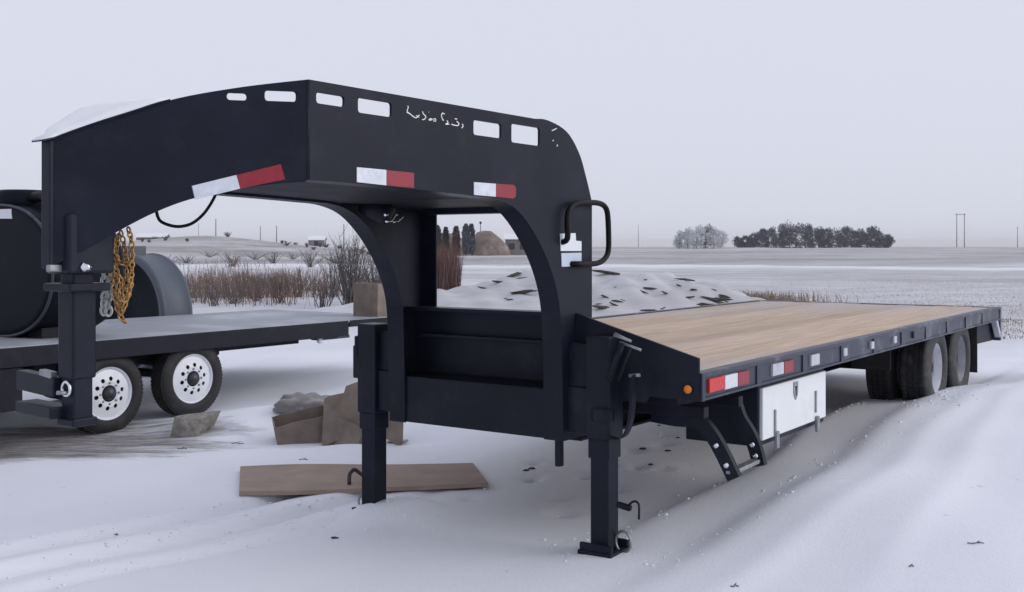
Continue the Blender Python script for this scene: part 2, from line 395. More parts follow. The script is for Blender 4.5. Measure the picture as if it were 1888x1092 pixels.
# ------------------------------------------------------------------ terrain
_rs = np.random.RandomState(5)
_waves = [(_rs.uniform(0, 2*np.pi), _rs.uniform(0, 2*np.pi), 2*np.pi/l, a) for l, a in
          [(9, .022), (7, .018), (5.1, .016), (3.7, .012), (2.6, .010), (1.9, .007), (1.3, .005), (.9, .0035), (.62, .0025), (31, .10), (47, .14), (83, .2)]]
_fr = random.Random(3)
_feet = [(*uv(5.6+.33*k+_fr.uniform(-.06, .06), 3.5+.16*(k % 2)+_fr.uniform(-.1, .1)+.06*k)[:2], .075) for k in range(9)] + [(*uv(5.5+_fr.uniform(0, 1.6), 3.9+_fr.uniform(-.5, .6))[:2], _fr.uniform(.05, .09)) for _ in range(8)] + [(1.5+.42*k+_fr.uniform(-.05, .05), 4.0+.35*k+.1*(k % 2), .07) for k in range(7)]
def gz(x, y):
    x = np.asarray(x, float); y = np.asarray(y, float)
    u = UX*x+UY*y; v = VX*x+VY*y
    z = np.zeros_like(x)
    rr = np.hypot(x-0.5, y-7)
    for th, ph, k, a in _waves:
        amp = a if k > 0.5 else a*sst(rr, 15, 70)
        z = z + amp*np.sin(k*(x*np.cos(th)+y*np.sin(th))+ph + 0.6*np.sin(0.5*k*(x*np.sin(th)-y*np.cos(th))))
    # keep level where the legs of the trailer stand
    lvl = np.exp(-((u-4.95)**2+(v-3.6)**2)/3.0); z = z*(1-0.75*lvl)
    # wind-packed banks along the near side of the long trailer and a gentle rise to its rear axles
    wob = 0.06*np.sin(1.1*u+0.5)+0.025*np.sin(2.9*u)
    z = z + 0.13*sst(u, 5.2, 10.2)*(1-sst(rr, 12, 30))
    stp = lambda v0, w, h, k: h*0.5*(1-np.tanh((v+k*wob-v0)/w))
    b1 = stp(2.97, .06, .105, 1.0)*sst(u, 4.4, 6.6)*sst(v, -6, 1.5)
    b2 = stp(2.42, .09, .070, .8)*sst(u, 3.2, 6.0)*sst(v, -5, 1.0)
    rdg = 0.016*np.exp(-((v+1.1*wob-2.02)/.10)**2)*sst(u, 3.5, 5.0) + 0.010*np.exp(-((v+.6*wob-1.2-.06*u)/.09)**2)*sst(u, 4.0, 6.0)
    z = z + (b1+b2+rdg)*(1-sst(u, 11.5, 16))
    # soft footprints under and beside the deck
    for fx, fy, fr_ in _feet:
        z = z - .045*np.exp(-((x-fx)**2+(y-fy)**2)/fr_**2) + .012*np.exp(-((x-fx)**2+(y-fy)**2)/(2.4*fr_)**2)
    # old wheel tracks on the far side
    for vc, w, d in ((4.95, .16, .030), (5.35, .12, .026), (4.62, .1, .016)):
        z = z - 1.1*d*np.exp(-((v-vc-0.05*np.sin(0.9*u))/0.055)**2)*(1-sst(u, 4.9, 6.2))*sst(u, 0.0, 2.0)
        z = z + d*np.tanh((v-vc-0.05*np.sin(0.9*u))/0.03)*np.exp(-((v-vc)/0.30)**2)*(1-sst(u, 4.9, 6.2))*sst(u, 0.0, 2.0)
    # drifts: beside the small trailer, by the far landing leg, under the board
    def bump(cx, cy, rx, ry, h, a=0.0):
        c, s_ = math.cos(a), math.sin(a); X_ = (x-cx)*c+(y-cy)*s_; Y_ = -(x-cx)*s_+(y-cy)*c
        return h*np.exp(-((X_/rx)**2+(Y_/ry)**2))
    z = z + bump(-2.25, 9.7, 0.75, 0.35, 0.14, 0.2) + bump(-0.80, 6.58, 0.26, 0.20, 0.10) + bump(-0.58, 6.72, 0.16, 0.12, 0.06) + bump(-1.9, 8.45, 0.5, 0.12, 0.05) + bump(-1.25, 8.55, 0.35, 0.14, 0.05)
    z = z 
    # the long snow pile behind the deck
    pile = bump(-1.2, 22.5, 3.0, 2.6, 0.42) + bump(1.4, 22.3, 2.3, 2.2, 0.62) + bump(3.3, 21.8, 1.9, 1.8, 0.42) + bump(5.2, 21.6, 1.9, 1.4, 0.18)
    z = z + pile*(1+0.05*np.sin(2.1*x+1.7*y)+0.05*np.sin(4.3*x-3.1*y+1)+0.05*np.sin(9.1*x+3*y)+0.04*np.sin(7.3*x-8.7*y+2))
    # the low snowy ridge far behind on the left, dirt banks at the edge of the field
    ridge = 3.2*np.exp(-((y-215-0.1*x)/26.0)**2)*sst(-x, 18, 62)*(1+0.18*np.sin(x*0.09)+0.1*np.sin(x*.21+1))
    z = z + ridge
    z = z + 0.9*sst(y, 120, 520)*(1-0*x)
    return z
def gh(x, y): return float(gz(np.array([x]), np.array([y]))[0])

def axis(lo, hi, step, glo, ghi, ext):
    a = list(np.arange(lo, hi, step)); d = step
    p = a[-1]
    while p < ext: d *= ghi; p += d; a.append(p)
    d = step; p = a[0]
    while p > -ext: d *= glo; p -= d; a.insert(0, p)
    return np.array(a)
xs = axis(-5.5, 7.5, 0.05, 1.07, 1.07, 4500); ys = axis(2.8, 11.5, 0.05, 1.16, 1.028, 4500)
XX, YY = np.meshgrid(xs, ys); ZZ = gz(XX, YY)
nx, ny = len(xs), len(ys)
co = np.stack([XX, YY, ZZ], -1).reshape(-1, 3)
ii = np.arange(nx*ny).reshape(ny, nx)
quads = np.stack([ii[:-1, :-1], ii[:-1, 1:], ii[1:, 1:], ii[1:, :-1]], -1).reshape(-1, 4)
me = bpy.data.meshes.new('ground')
me.vertices.add(len(co)); me.vertices.foreach_set('co', co.ravel())
me.loops.add(quads.size); me.loops.foreach_set('vertex_index', quads.ravel().astype(np.int32))
me.polygons.add(len(quads)); me.polygons.foreach_set('loop_start', np.arange(0, quads.size, 4, dtype=np.int32))
me.polygons.foreach_set('loop_total', np.full(len(quads), 4, dtype=np.int32))
me.update(); me.validate(); me.polygons.foreach_set('use_smooth', [True]*len(quads))
me.materials.append(M['ground'])
ground = bpy.data.objects.new('snowy_ground', me); C.objects.link(ground); ground['kind'] = 'structure'

# ------------------------------------------------------------------ THE LONG GOOSENECK TRAILER
VC = 3.653; VN = 3.05; VF = 2*VC-VN; TH = 0.012; FL = 0.12
U0, V0 = 7.6, VC
OFF = (U0, V0, 0)
T = empty('gooseneck_trailer', uv(U0, V0, 0), ROT)
tag(T, 'long navy black gooseneck flatbed trailer with tan wooden deck standing on landing legs', 'trailer')
def part(mb, name, mat, parent=None, **k): return mb.build(name, mat, parent or T, off=OFF, **k)

def rrect(cx, cy, w, h, r, n=3, skew=0.0):
    p = []
    for sx, sy, a0 in ((1, 1, 0), (-1, 1, 90), (-1, -1, 180), (1, -1, 270)):
        p += [(a, b+skew*(a-cx)) for a, b in arc(cx+sx*(w/2-r), cy+sy*(h/2-r), r, a0, a0+90, n)]
    return p
# -- side plate outline from the photograph, on its own plane
top_z = 2.247
uf, _ = onV(569, 148, VN)
rear_u = 5.16
back = [onV(px, py, VN) for px, py in ((1010, 222), (1045, 243), (1068, 283), (1081, 328))]
inner = [onV(px, py, VN) for px, py in ((1036, 640), (1031, 560), (1016, 497), (990, 438), (957, 391), (920, 369), (870, 361), (760, 348.5), (650, 338), (569, 332))]
ZB = 0.575
back_s = [tuple(p) for p in smooth_line([(back[0][0]-.12, top_z)]+[(u, z) for u, z in back]+[(rear_u, onV(1087, 372, VN)[1])], 5)]
inner_s = [tuple(p) for p in smooth_line(inner, 5)]
uleg = inner[0][0]
outline = [(uf, top_z)] + back_s + [(rear_u, ZB), (uleg+0.012, ZB)] + inner_s
z_crease_bot = inner_s[-1][1]
def px_rect(px0, py0, px1, py1, v, r):
    a = onV(px0, (py0+py1)/2, v); b = onV(px1, (py0+py1)/2, v)
    return a[0], b[0]
slots = []
for (a, b, t, bt) in ((583, 635, 171, 197), (660, 722, 182, 215), (873, 924, 222, 255), (943, 995, 229, 269)):
    ua, _ = onV(a, t, VN); ub, _ = onV(b, t, VN)
    zc = (onV((a+b)/2, (t+bt)/2, VN))[1]; hh = onV((a+b)/2, t+3, VN)[1]-onV((a+b)/2, bt-3, VN)[1]
    slots.append(rrect((ua+ub)/2, zc, ub-ua, hh, 0.013))
nz_u, nz_v = 2.300, 3.630                   # where the bent-in nose plate ends, near the centre line
nd = Vector((nz_u-uf, nz_v-VN)); nlen = nd.length; nd = nd/nlen
def on_nose(px, py):                        # pixel -> (s, z) on the nose plate's plane
    r = (px-944)/F; du = UX*r+UY; dv = VX*r+VY
    # (uf,VN)+s*nd = Y*(du,dv)
    det = nd.x*(-dv)-nd.y*(-du)
    s_ = ((-uf)*(-dv)-(-VN)*(-du))/det
    Y = (uf+s_*nd.x)/du
    return s_, H+Y*(HZ-py)/F
ntop = [on_nose(*p) for p in ((450, 160), (330, 181), (240, 209), (160, 234))]
ntop_s = [tuple(p) for p in smooth_line([(0, top_z)]+ntop+[(nlen, on_nose(93, 257)[1])], 5)]
nbot = [on_nose(*p) for p in ((150, 463), (210, 429), (290, 388), (370, 360), (480, 340))]
nbot_s = [tuple(p) for p in smooth_line([(nlen, on_nose(95, 491)[1])]+nbot+[(0, z_crease_bot)], 5)]
nslots = []
for a, b, t, bt in ((418, 458, 172, 185), (488, 549, 168, 187)):
    sa, _ = on_nose(a, t); sb, _ = on_nose(b, t); zc = on_nose((a+b)/2, (t+bt)/2)[1]; hh = on_nose((a+b)/2, t)[1]-on_nose((a+b)/2, bt)[1]
    nslots.append(rrect((sa+sb)/2, zc, abs(sb-sa), hh, 0.012))
def side_fn(a, b, t): return Vector((a, VN+t, b))
def nose_fn(a, b, t): return Vector((uf+nd.x*a - nd.y*t*-1*0 + t*0.0, VN+nd.y*a+t, b))
for far in (False, True):
    mb = MB(); mb.plate([outline]+slots, side_fn, 0, TH)
    if far: mb.mirror_v(VC)
    sp = part(mb, 'neck_side_plate', 'paint')
    mb = MB(); mb.plate([ntop_s+nbot_s]+nslots, nose_fn, 0, TH)
    if far: mb.mirror_v(VC)
    part(mb, 'nose_plate', 'paint')
    # flange round the arch, flange down the rear edge
    rows = [(uleg+0.012, ZB)]+inner_s
    mb = MB()
    nrm = []
    for i in range(len(rows)):
        a = Vector(rows[max(i-1, 0)]); b = Vector(rows[min(i+1, len(rows)-1)]); d = (b-a).normalized(); nrm.append(Vector((-d.y*-1, 0, d.x*-1)))
    mb.strip([(u, VN+TH, z) for u, z in rows], [(u, VN+FL, z) for u, z in rows], [Vector((-n.x, 0, -n.z)) for n in nrm], -0.010)
    if far: mb.mirror_v(VC)
    part(mb, 'arch_flange', 'paint')
    rows = [p for p in back_s[4:]]+[(rear_u, ZB)]
    mb = MB(); mb.strip([(u-.011, VN+TH, z) for u, z in rows], [(u-.011, VN+FL, z) for u, z in rows], Vector((1, 0, 0)), 0.010)
    if far: mb.mirror_v(VC)
    part(mb, 'rear_flange', 'paint')
    # rolled lip under the nose plate
    lip = [(uf+nd.x*s_, VN+nd.y*s_+TH+.003, z+.002) for s_, z in nbot_s]
    mb = MB(); mb.tube(lip, 0.009, 8)
    if far: mb.mirror_v(VC)
    part(mb, 'nose_lip', 'paint')
for v in (VN+.006, 2*VC-VN-.006):
    mb = MB(); mb.tube([(uf+.001, v, z_crease_bot+.001), (uf+.001, v, top_z-.002)], .0085, 8); part(mb, 'crease_weld', 'paint')
# underside sheet of the neck: nose part and flat part
na = [(uf+nd.x*s_, VN+nd.y*s_+TH, z+0.012) for s_, z in nbot_s]
mb = MB(); mb.strip(na, [(u, 2*VC-v, z) for u, v, z in na], Vector((0, 0, 1)), 0.006); part(mb, 'nose_underside', 'paint_dark')
fa_ = [(uf, z_crease_bot+0.012)]+[(u, z+0.012) for u, z in inner_s[::-1] if u < 4.3]; fa_.append((rear_u-.02, fa_[-1][1]-.015))
mb = MB(); mb.strip([(u, VN+TH, z) for u, z in fa_], [(u, 2*VC-VN-TH, z) for u, z in fa_], Vector((0, 0, 1)), 0.006); part(mb, 'neck_underside', 'paint_dark')
# rear cross beam at the top of the neck, hiding behind the arch
mb = MB(); mb.box((rear_u-.14, VN+FL+.002, 1.79), (rear_u-.02, 2*VC-VN-FL-.002, 1.835), 0.004); part(mb, 'neck_cross_beam', 'paint')
# hood sheet over the nose, with snow
hs_ = [(uf+nd.x*s_, VN+nd.y*s_, z) for s_, z in ntop_s if s_ > 0.50]
hood = [(u, v-.012, z+.001) for u, v, z in hs_]; hood.append((nz_u-.05, nz_v-.005, hs_[-1][2]-.012))
mb = MB(); mb.strip(hood, [(u, 2*VC-v, z) for u, v, z in hood], Vector((0, 0, 1)), 0.007); part(mb, 'hood_sheet', 'paint')
# front nose bar that closes the two plates
zt, zb = ntop_s[-1][1], nbot_s[0][1]
mb = MB(); mb.box((nz_u-.014, nz_v-.004, zb-.008), (nz_u+.004, 2*VC-nz_v+.004, zt-.004), 0.004); part(mb, 'nose_bar', 'paint')
mb = MB(); mb.box((nz_u-.02, nz_v-.012, zb-.022), (nz_u+.035, nz_v+.012, zb+.006), 0.006); part(mb, 'nose_corner_cap', 'steel')
# reflective tapes on the neck
def tape_side(pts, mat, v=VN, name='reflective_tape'):
    mb = MB(); lp = [onV(px, py, v) for px, py in pts]
    mb.plate([lp], lambda a, b, t: Vector((a, v+t, b)), -0.004, -0.0005); return part(mb, name, mat)
tape_side(((657, 308.5), (711, 313.5), (711, 342), (657, 336)), 'white_tape')
tape_side(((711.5, 314), (762, 319), (762, 347), (711.5, 342)), 'red_tape')
tape_side(((873, 336), (913, 339), (913, 363), (873, 359.5)), 'white_tape')
tape_side(((913.5, 339), (946, 341), (950, 346), (950, 362), (945, 366.5), (913.5, 363)), 'red_tape')
def tape_nose(pts, mat):
    mb = MB(); lp = [on_nose(px, py) for px, py in pts]
    mb.plate([lp], nose_fn, -0.005, -0.0005); return part(mb, 'reflective_tape', mat)
tape_nose(((353, 343), (434, 323), (441, 348), (359, 368)), 'white_tape')
tape_nose(((434.5, 323), (516, 303), (524, 331), (441.5, 348)), 'red_tape')
# stickers on the upright
tape_side(((1032, 431), (1060, 430), (1061, 444), (1071, 445), (1071, 463), (1033, 463)), 'sticker', name='sticker')
tape_side(((1034, 467), (1071, 466), (1071, 491), (1035, 492)), 'sticker_blue', name='sticker')
# cut script lettering and marks, traced stroke by stroke
def zz(x, y): return (730+x/5.9, 180+y/5.9)
strokes = [([(122, 90), (128, 110), (118, 135), (120, 160), (150, 180), (180, 205), (215, 220), (250, 190)], 13), ([(110, 165), (135, 162)], 13), ([(215, 195), (245, 215)], 11),
 ([(285, 150), (290, 175), (310, 195), (320, 215), (300, 240), (280, 238)], 13), ([(352, 158), (354, 160)], 10), ([(350, 245), (370, 230), (385, 240), (360, 250)], 13), ([(395, 238), (425, 232), (425, 258), (400, 252)], 11),
 ([(525, 180), (500, 172), (490, 195), (500, 235), (515, 250)], 14), ([(550, 250), (560, 275), (535, 290), (575, 290)], 13), ([(635, 232), (660, 234)], 13), ([(655, 258), (680, 285), (665, 305), (625, 300), (600, 290)], 14), ([(715, 285), (725, 310), (710, 332)], 14),
 ([(1692, 362), (1715, 350), (1745, 335)], 14), ([(1700, 472), (1712, 464)], 12), ([(1748, 520), (1754, 524)], 30)]
for pts, w in strokes:
    mb = MB(); ln = smooth_line([onV(*zz(*p), VN) for p in pts], 5)
    hw = w/5.9/F*5.2*0.5
    L_, R_ = [], []
    for i, p in enumerate(ln):
        d = (ln[min(i+1, len(ln)-1)]-ln[max(i-1, 0)])
        d = d.normalized() if d.length > 1e-9 else Vector((1, 0))
        k = hw*(0.65+0.35*math.sin(3.0*i+w))*(0.6 if i in (0, len(ln)-1) else 1)
        L_.append((p.x-d.y*k, VN-0.0005, p.y+d.x*k)); R_.append((p.x+d.y*k, VN-0.0005, p.y-d.x*k))
    mb.strip(L_, R_, Vector((0, -1, 0)), 0.003); part(mb, 'lettering_stroke', 'lettering')
# bent tube loop on the upright
lp = [onV(px, py, VN-.035) for px, py in ((1046, 440), (1046, 405), (1050, 386), (1062, 376), (1085, 374), (1102, 374.5), (1114, 380), (1120, 394), (1122, 430), (1121.5, 462), (1115, 477), (1103, 485), (1085, 487), (1066, 487))]
lp3 = [(lp[0][0], VN+.004, lp[0][1]-.02)]+[(u, VN-.035, z) for u, z in lp]+[(lp[-1][0]-.02, VN+.004, lp[-1][1])]
mb = MB(); mb.tube(smooth_line(lp3, 4), 0.0155, 12); part(mb, 'hand_loop', 'hose')
# coupler: upper socket, collar, tube, ball housing, latch
cu = 2.415
c3 = lambda du, dv, z: (cu+du, VC+dv, z)
mb = MB(); mb.box(c3(-.085, -.075, 1.50), c3(.11, .075, 1.72), 0.012); coup = part(mb, 'coupler_socket', 'paint')
mb = MB(); mb.box(c3(-.085, -.085, 1.435), c3(.085, .085, 1.465), 0.006); part(mb, 'coupler_collar', 'paint', coup)
mb = MB(); mb.box(c3(-.042, -.042, 1.40), c3(.042, .042, 1.52), 0.006); part(mb, 'inner_post', 'paint', coup)
mb = MB(); mb.box(c3(-.049, -.049, 1.11), c3(.049, .049, 1.445), .008); mb.box(c3(-.040, -.040, .95), c3(.040, .040, 1.115), .006); mb.box(c3(-.052, -.052, .935), c3(.052, .052, .965), .006); part(mb, 'coupler_tube', 'paint', coup)
mb = MB(); q = c3(-.055, -.088, 1.515)
mb.lathe([(0, 0), (.021, 0), (.021, .012), (.012, .016), (.012, .03), (0, .03)], (cu-.02, VC-.074, 1.525), (0, -1, 0), 6); part(mb, 'set_bolt', 'chrome', coup)
mb = MB(); mb.bar(c3(-.04, .05, 1.075), c3(-.02, .33, 1.085), 0.05, 0.075, bev=.006); part(mb, 'latch_arm', 'paint', coup)
mb = MB(); mb.bar(c3(-.05, .02, .985), c3(-.02, .30, .985), 0.09, 0.045, bev=.006); part(mb, 'latch_plate', 'paint', coup)
mb = MB(); mb.bar(c3(-.05, .07, 1.12), c3(-.04, .16, 1.125), 0.03, 0.025, bev=.004); part(mb, 'latch_key', 'steel', coup)
mb = MB(); mb.tube([c3(-.052+.0, .024*math.cos(t)-.01, 1.075+.026*math.sin(t)) for t in np.linspace(0, 2*math.pi, 17)[:-1]], .006, 8, closed=True); part(mb, 'latch_ring', 'chrome', coup)
mb = MB(); mb.tube([c3(-.04, -.02, 1.06), c3(-.09, -.012, 1.065)], .008, 8); part(mb, 'latch_pin', 'steel', coup)
# hanging cable under the nose
cb = [at_Y(px, py, 4.16) for px, py in ((286, 392), (292, 403), (305, 413), (328, 418), (352, 413), (372, 398), (386, 380), (396, 362), (399, 352))]
def w2l(p): a, b = to_uv(p.x, p.y); return Vector((a, b, p.z))
cbl = [w2l(p) for p in cb]; cbl[0].z += .03
mb = MB(); mb.tube(smooth_line(cbl, 4), .0062, 8); part(mb, 'hanging_cable', 'hose')
# wiring plug under the neck
pc = Vector((4.10, VF-.16, 1.80))
def pw(px, py): 
    v_ = 4.02; a = onV(px, py, v_); return Vector((a[0], v_, a[1]))
p0 = pw(706, 392)
mb = MB(); mb.lathe([(0, -.10), (.05, -.10), (.058, -.02), (.058, .05), (.05, .075), (0, .075)], p0+Vector((0, .03, .01)), (0.25, -.9, -.35), 24); plug = part(mb, 'wiring_plug', 'paint_dark')
mb = MB(); mb.tube([p0+Vector((0, .03, .04)), p0+Vector((.0, .05, .10))], .03, 10); part(mb, 'plug_bracket', 'paint_dark', plug)
for pp, r_ in ((((697, 397), (703, 396)), .007), (((699, 409), (709, 408), (713, 402), (716, 396), (720, 397)), .006), (((713, 410), (722, 408), (730, 401), (731, 394)), .004)):
    mb = MB(); mb.tube([pw(*q) + Vector((0, -.05, 0)) for q in pp], r_, 8); part(mb, 'plug_contact', 'chrome', plug)
# cross members between the uprights
VI, VO = VN+TH+.002, VF-TH-.002
mb = MB(); mb.box((4.872, VI, .577), (5.14, VO, .845), 0.008); part(mb, 'lower_cross_member', 'paint')
mb = MB(); mb.box((5.085, VI, .85), (5.10, VO, 1.243), 0.004); part(mb, 'upper_panel', 'paint')
mb = MB(); mb.box((5.02, VI+.08, 1.065), (5.084, VO-.08, 1.085), 0.004); part(mb, 'step_ledge', 'paint')
mb = MB(); mb.box((4.98, VI, 1.222), (5.083, VO, 1.243), 0.004); part(mb, 'top_ledge', 'paint')
mb = MB(); mb.box((4.86, VN+.02, .44), (4.90, VN+.05, .58)); part(mb, 'hanger_strap', 'paint_dark')
# deck front wings
WV = 2.33; WF = 2*VC-WV; DZ = .96
for far in (False,):
    z1 = 1.245
    wing = [(WV, .832), (WV, onU(1289, 661, 4.99)[1]), (VN-.002, z1), (VN-.002, .80), (WV+.3, .80), (WV+.28, .832)]
    mb = MB(); mb.plate([wing], lambda a, b, t: Vector((4.985+t, a, b)), 0, .014)
    if far: mb.mirror_v(VC)
    w = part(mb, 'deck_front_wing', 'paint')
    if not far:
        mv, mz = onU(1269, 718, 4.985)
        mb = MB(); mb.lathe([(0, .018), (.018, .016), (.022, .008), (.022, 0), (0, 0)], (4.985, mv, mz), (-1, 0, 0), 20); ml = part(mb, 'marker_light', 'amber', w)
        mb = MB(); mb.lathe([(.021, .001), (.029, .001), (.029, .007), (.021, .007)], (4.985, mv, mz), (-1, 0, 0), 20); part(mb, 'light_bezel', 'paint_dark', w)
# deck frame
DE = 12.30
for v in (VC-.47, VC+.47):
    for z0, z1, hw in ((.50, .515, .075), (.515, .845, .006), (.845, .86, .075)):
        pass
    mb = MB(); mb.box((5.142, v-.075, .53), (12.2, v+.075, .545)); mb.box((5.142, v-.005, .545), (12.2, v+.005, .835)); mb.box((5.142, v-.075, .835), (12.2, v+.075, .85)); part(mb, 'main_beam', 'paint_dark')
mb0 = MB(); mb0.box((0, WV+.05, .852), (.05, WF-.05, .918)); cm = part(mb0, 'deck_cross_member', 'paint_dark')
cm.location = (5.7, 0, 0)
mb = MB(); mb.box((5.175, WV+.05, .852), (5.225, 4.35, .918)); part(mb, 'front_cross_member', 'paint_dark')
for k in range(1, 14):
    c = cm.copy(); C.objects.link(c); c.location = (5.7+k*.5, 0, 0)
for far in (False, True):
    f0 = 5.62 if far else 5.0
    mb = MB(); mb.box((f0, WV, .835), (DE, WV+.012, .955)); mb.box((f0, WV, .955), (DE, WV+.055, .968)); mb.box((f0, WV-.012, .828), (DE, WV+.04, .842), .003); mb.box((f0, WV-.012, .944), (DE, WV, .968), .003)
    if far: mb.mirror_v(VC)
    rail = part(mb, 'rub_rail', 'rail')
    if not far: near_rail = rail
mb = MB(); mb.box((4.999, WV-.014, .826), (5.03, WV-.0005, .966), .004); part(mb, 'rail_end_cap', 'rail', near_rail)
# planks, one object each, alike pieces share mesh data
pw_ = (WF-WV-.114)/13
protos = {}
for k in range(13):
    vm = WV+.057+pw_*(k+.5); start = 5.004 if vm+pw_/2 < VN-.004 else (5.172 if vm < 4.40 else 5.62)
    if start not in protos:
        mb = MB(); mb.box((start, -pw_/2+.004, .920), (DE-.03, pw_/2-.004, DZ), .004)
        o = mb.build('plank', 'wood', T, off=(U0, 0, 0)); protos[start] = o
    else:
        o = protos[start].copy(); C.objects.link(o)
    o.location = (0, vm-V0, rnd.uniform(-.003, .003)); o.rotation_euler = (rnd.uniform(-.006, .006), 0, 0)
# stake pockets and reflectors on the near rail
rv = WV-.0125
def rail_tape(px0, px1, mat, z0=.858, z1=.93, name='reflector'):
    a = onV(px0, 700, rv)[0]; b = onV(px1, 700, rv)[0]
    mb = MB(); mb.box((a, rv-.002, z0), (b, rv+.016, z1), .002); return part(mb, name, mat, near_rail)
rail_tape(1308, 1336, 'red_bright', .862, .932); rail_tape(1337, 1360, 'white_tape'); rail_tape(1361, 1381, 'red_tape')
rail_tape(1425, 1445, 'rim_grey', .862, .93); rail_tape(1446, 1463, 'red_tape', .86, .93); rail_tape(1496, 1511, 'rim_grey', .862, .93)
for px in (1558, 1608, 1650, 1686): 
    a = onV(px, 640, rv)[0]
    mb = MB(); mb.box((a-.034, rv-.008, .872), (a+.034, rv+.014, .925), .006); part(mb, 'stake_pocket', 'rim_grey' if px != 1686 else 'rail', near_rail)
for k in range(9):
    a = 5.75+k*.72
    mb = MB(); mb.box((a-.035, rv+.003, .842), (a+.035, rv+.0125, .944)); part(mb, 'rail_spacer', 'rail', near_rail)
# landing legs
for side, vL in (('near', 2.85), ('far', 2*VC-2.85)):
    gl = gh(*uv(4.95, vL)[:2])-(.085 if side == 'far' else 0)
    mb = MB(); mb.box((4.95-.072, vL-.072, .60), (4.95+.072, vL+.072, 1.135), .008); leg = part(mb, 'landing_leg', 'paint')
    mb = MB(); mb.box((4.95-.054, vL-.054, gl+.012), (4.95+.054, vL+.054, .64), .006); part(mb, 'drop_tube', 'paint', leg)
    mb = MB(); mb.box((4.95-.063, vL-.063, .50), (4.95+.063, vL+.063, .602), .005); part(mb, 'tube_collar', 'paint', leg)
    mb = MB(); mb.box((4.95-.11, vL-.10, gl-.01), (4.95+.11, vL+.10, gl+.014), .005)
    for s_ in (-1, 1): mb.box((4.95+s_*.085-.012, vL-.095, gl+.01), (4.95+s_*.085+.012, vL+.095, gl+.05), .004)
    part(mb, 'foot', 'paint_dark', leg)
    rp = [Vector((4.95+.02, vL+(-.1 if side == 'near' else .1)+.045*math.cos(t), gl+.055+.055*math.sin(t))) for t in np.linspace(0, 2*math.pi, 17)[:-1]]
    mb = MB(); mb.tube(rp, .007, 8, closed=True); part(mb, 'foot_ring', 'steel', leg)
    # bracket plates to the upright
    a, b = (vL+.07, VN) if side == 'near' else (VF, vL-.07)
    mb = MB(); mb.box((4.905, a, .62), (4.995, b, .86), .005); mb.box((4.92, a, .86), (4.98, b, 1.09), .005); part(mb, 'leg_bracket', 'paint', leg)
    if side == 'near':
        # spring pin near the bottom, strap loop and T-handle crank
        f = lambda px, py, u=4.90: Vector((u, *onU(px, py, u)))
        mb = MB(); mb.bar(f(1138, 930), f(1163, 938), .03, .028, bev=.004); part(mb, 'spring_pin_body', 'paint', leg)
        mb = MB(); mb.tube(smooth_line([f(1158, 934), f(1164, 927), f(1172, 925), f(1178, 932), f(1178, 958)], 4), .006, 8); part(mb, 'spring_pin', 'paint_dark', leg)
        mb = MB(); fl = smooth_line([f(1168, 692, 4.87), f(1164, 730, 4.87), f(1161, 770, 4.87), f(1152, 800, 4.87), f(1138, 811, 4.87), f(1120, 806, 4.87)], 5)
        mb.strip([p+Vector((-.02, 0, 0)) for p in fl], [p+Vector((.02, 0, 0)) for p in fl], Vector((0, -.8, .3)), .022); part(mb, 'strap_loop', 'paint', leg)
        mb = MB(); mb.tube([f(1160, 693, 4.87), f(1180, 692, 4.87)], .009, 8); part(mb, 'strap_bolt', 'steel', leg)
        mb = MB(); mb.tube([f(1122, 703, 4.86), f(1147, 632, 4.86)], .017, 10); mb.tube([f(1140, 703, 4.86), f(1163, 640, 4.86)], .008, 8); crank = part(mb, 'crank', 'paint', leg)
        mb = MB(); mb.tube([f(1133, 617, 4.86), f(1164, 630, 4.86)], [.012, .007], 8); mb.tube([f(1145, 632, 4.86), f(1182, 646, 4.86)], .007, 8); part(mb, 'crank_grip', 'steel', leg)
        mb = MB(); mb.bar((4.885, vL+.02, .73), (4.88, vL-.075, .735), .05, .05, bev=.006); part(mb, 'gear_box', 'paint', leg)
    else:
        mb = MB(); mb.box((4.90, vL+.07, .80), (5.0, vL+.13, 1.0), .008); part(mb, 'gear_box', 'paint', leg)
        mb = MB(); mb.box((4.88, vL+.075, .93), (4.97, vL+.10, 1.06), .008); part(mb, 'gear_cover', 'paint', leg)
# entry step with two curved arms
def arm_pts(u, pts): return [Vector((u, *onU(px, py, u))) for px, py in pts]
for ua, pts in ((5.25, ((1200, 766), (1245, 774), (1285, 778), (1308, 800), (1330, 838), (1352, 884))), (5.62, ((1352, 742), (1362, 772), (1378, 798), (1390, 826), (1398, 860)))):
    ln = smooth_line(arm_pts(ua, pts), 5); A, B = [], []
    for i, p in enumerate(ln):
        d = (ln[min(i+1, len(ln)-1)]-ln[max(i-1, 0)]).normalized(); n_ = Vector((0, -d.z, d.y)); k = .036
        A.append(p+n_*k); B.append(p-n_*k)
    mb = MB(); mb.strip(A, B, Vector((1, 0, 0)), .04)
    st = part(mb, 'step_arm', 'paint')
    for t in (.72, .88):
        q = ln[int(t*(len(ln)-1))]
        mb = MB(); mb.lathe([(0, 0), (.016, 0), (.016, .012), (.009, .016), (0, .016)], q+Vector((.0, 0, 0)), (-1, 0, 0), 6); part(mb, 'step_bolt', 'chrome', st)
q0 = arm_pts(5.25, ((1346, 872),))[0]; q1 = arm_pts(5.62, ((1394, 850),))[0]
mb = MB(); mb.bar(q0, q1, .05, .022, bev=.004); part(mb, 'step_rung', 'steel')
mb = MB(); mb.box((5.24, 2.42, .70), (5.30, 3.18, .76), .005); mb.box((5.6, 2.38, .72), (5.66, 3.18, .78), .005); mb.box((5.2, 2.55, .76), (5.7, 2.9, .853), .005); part(mb, 'step_mount', 'paint_dark')
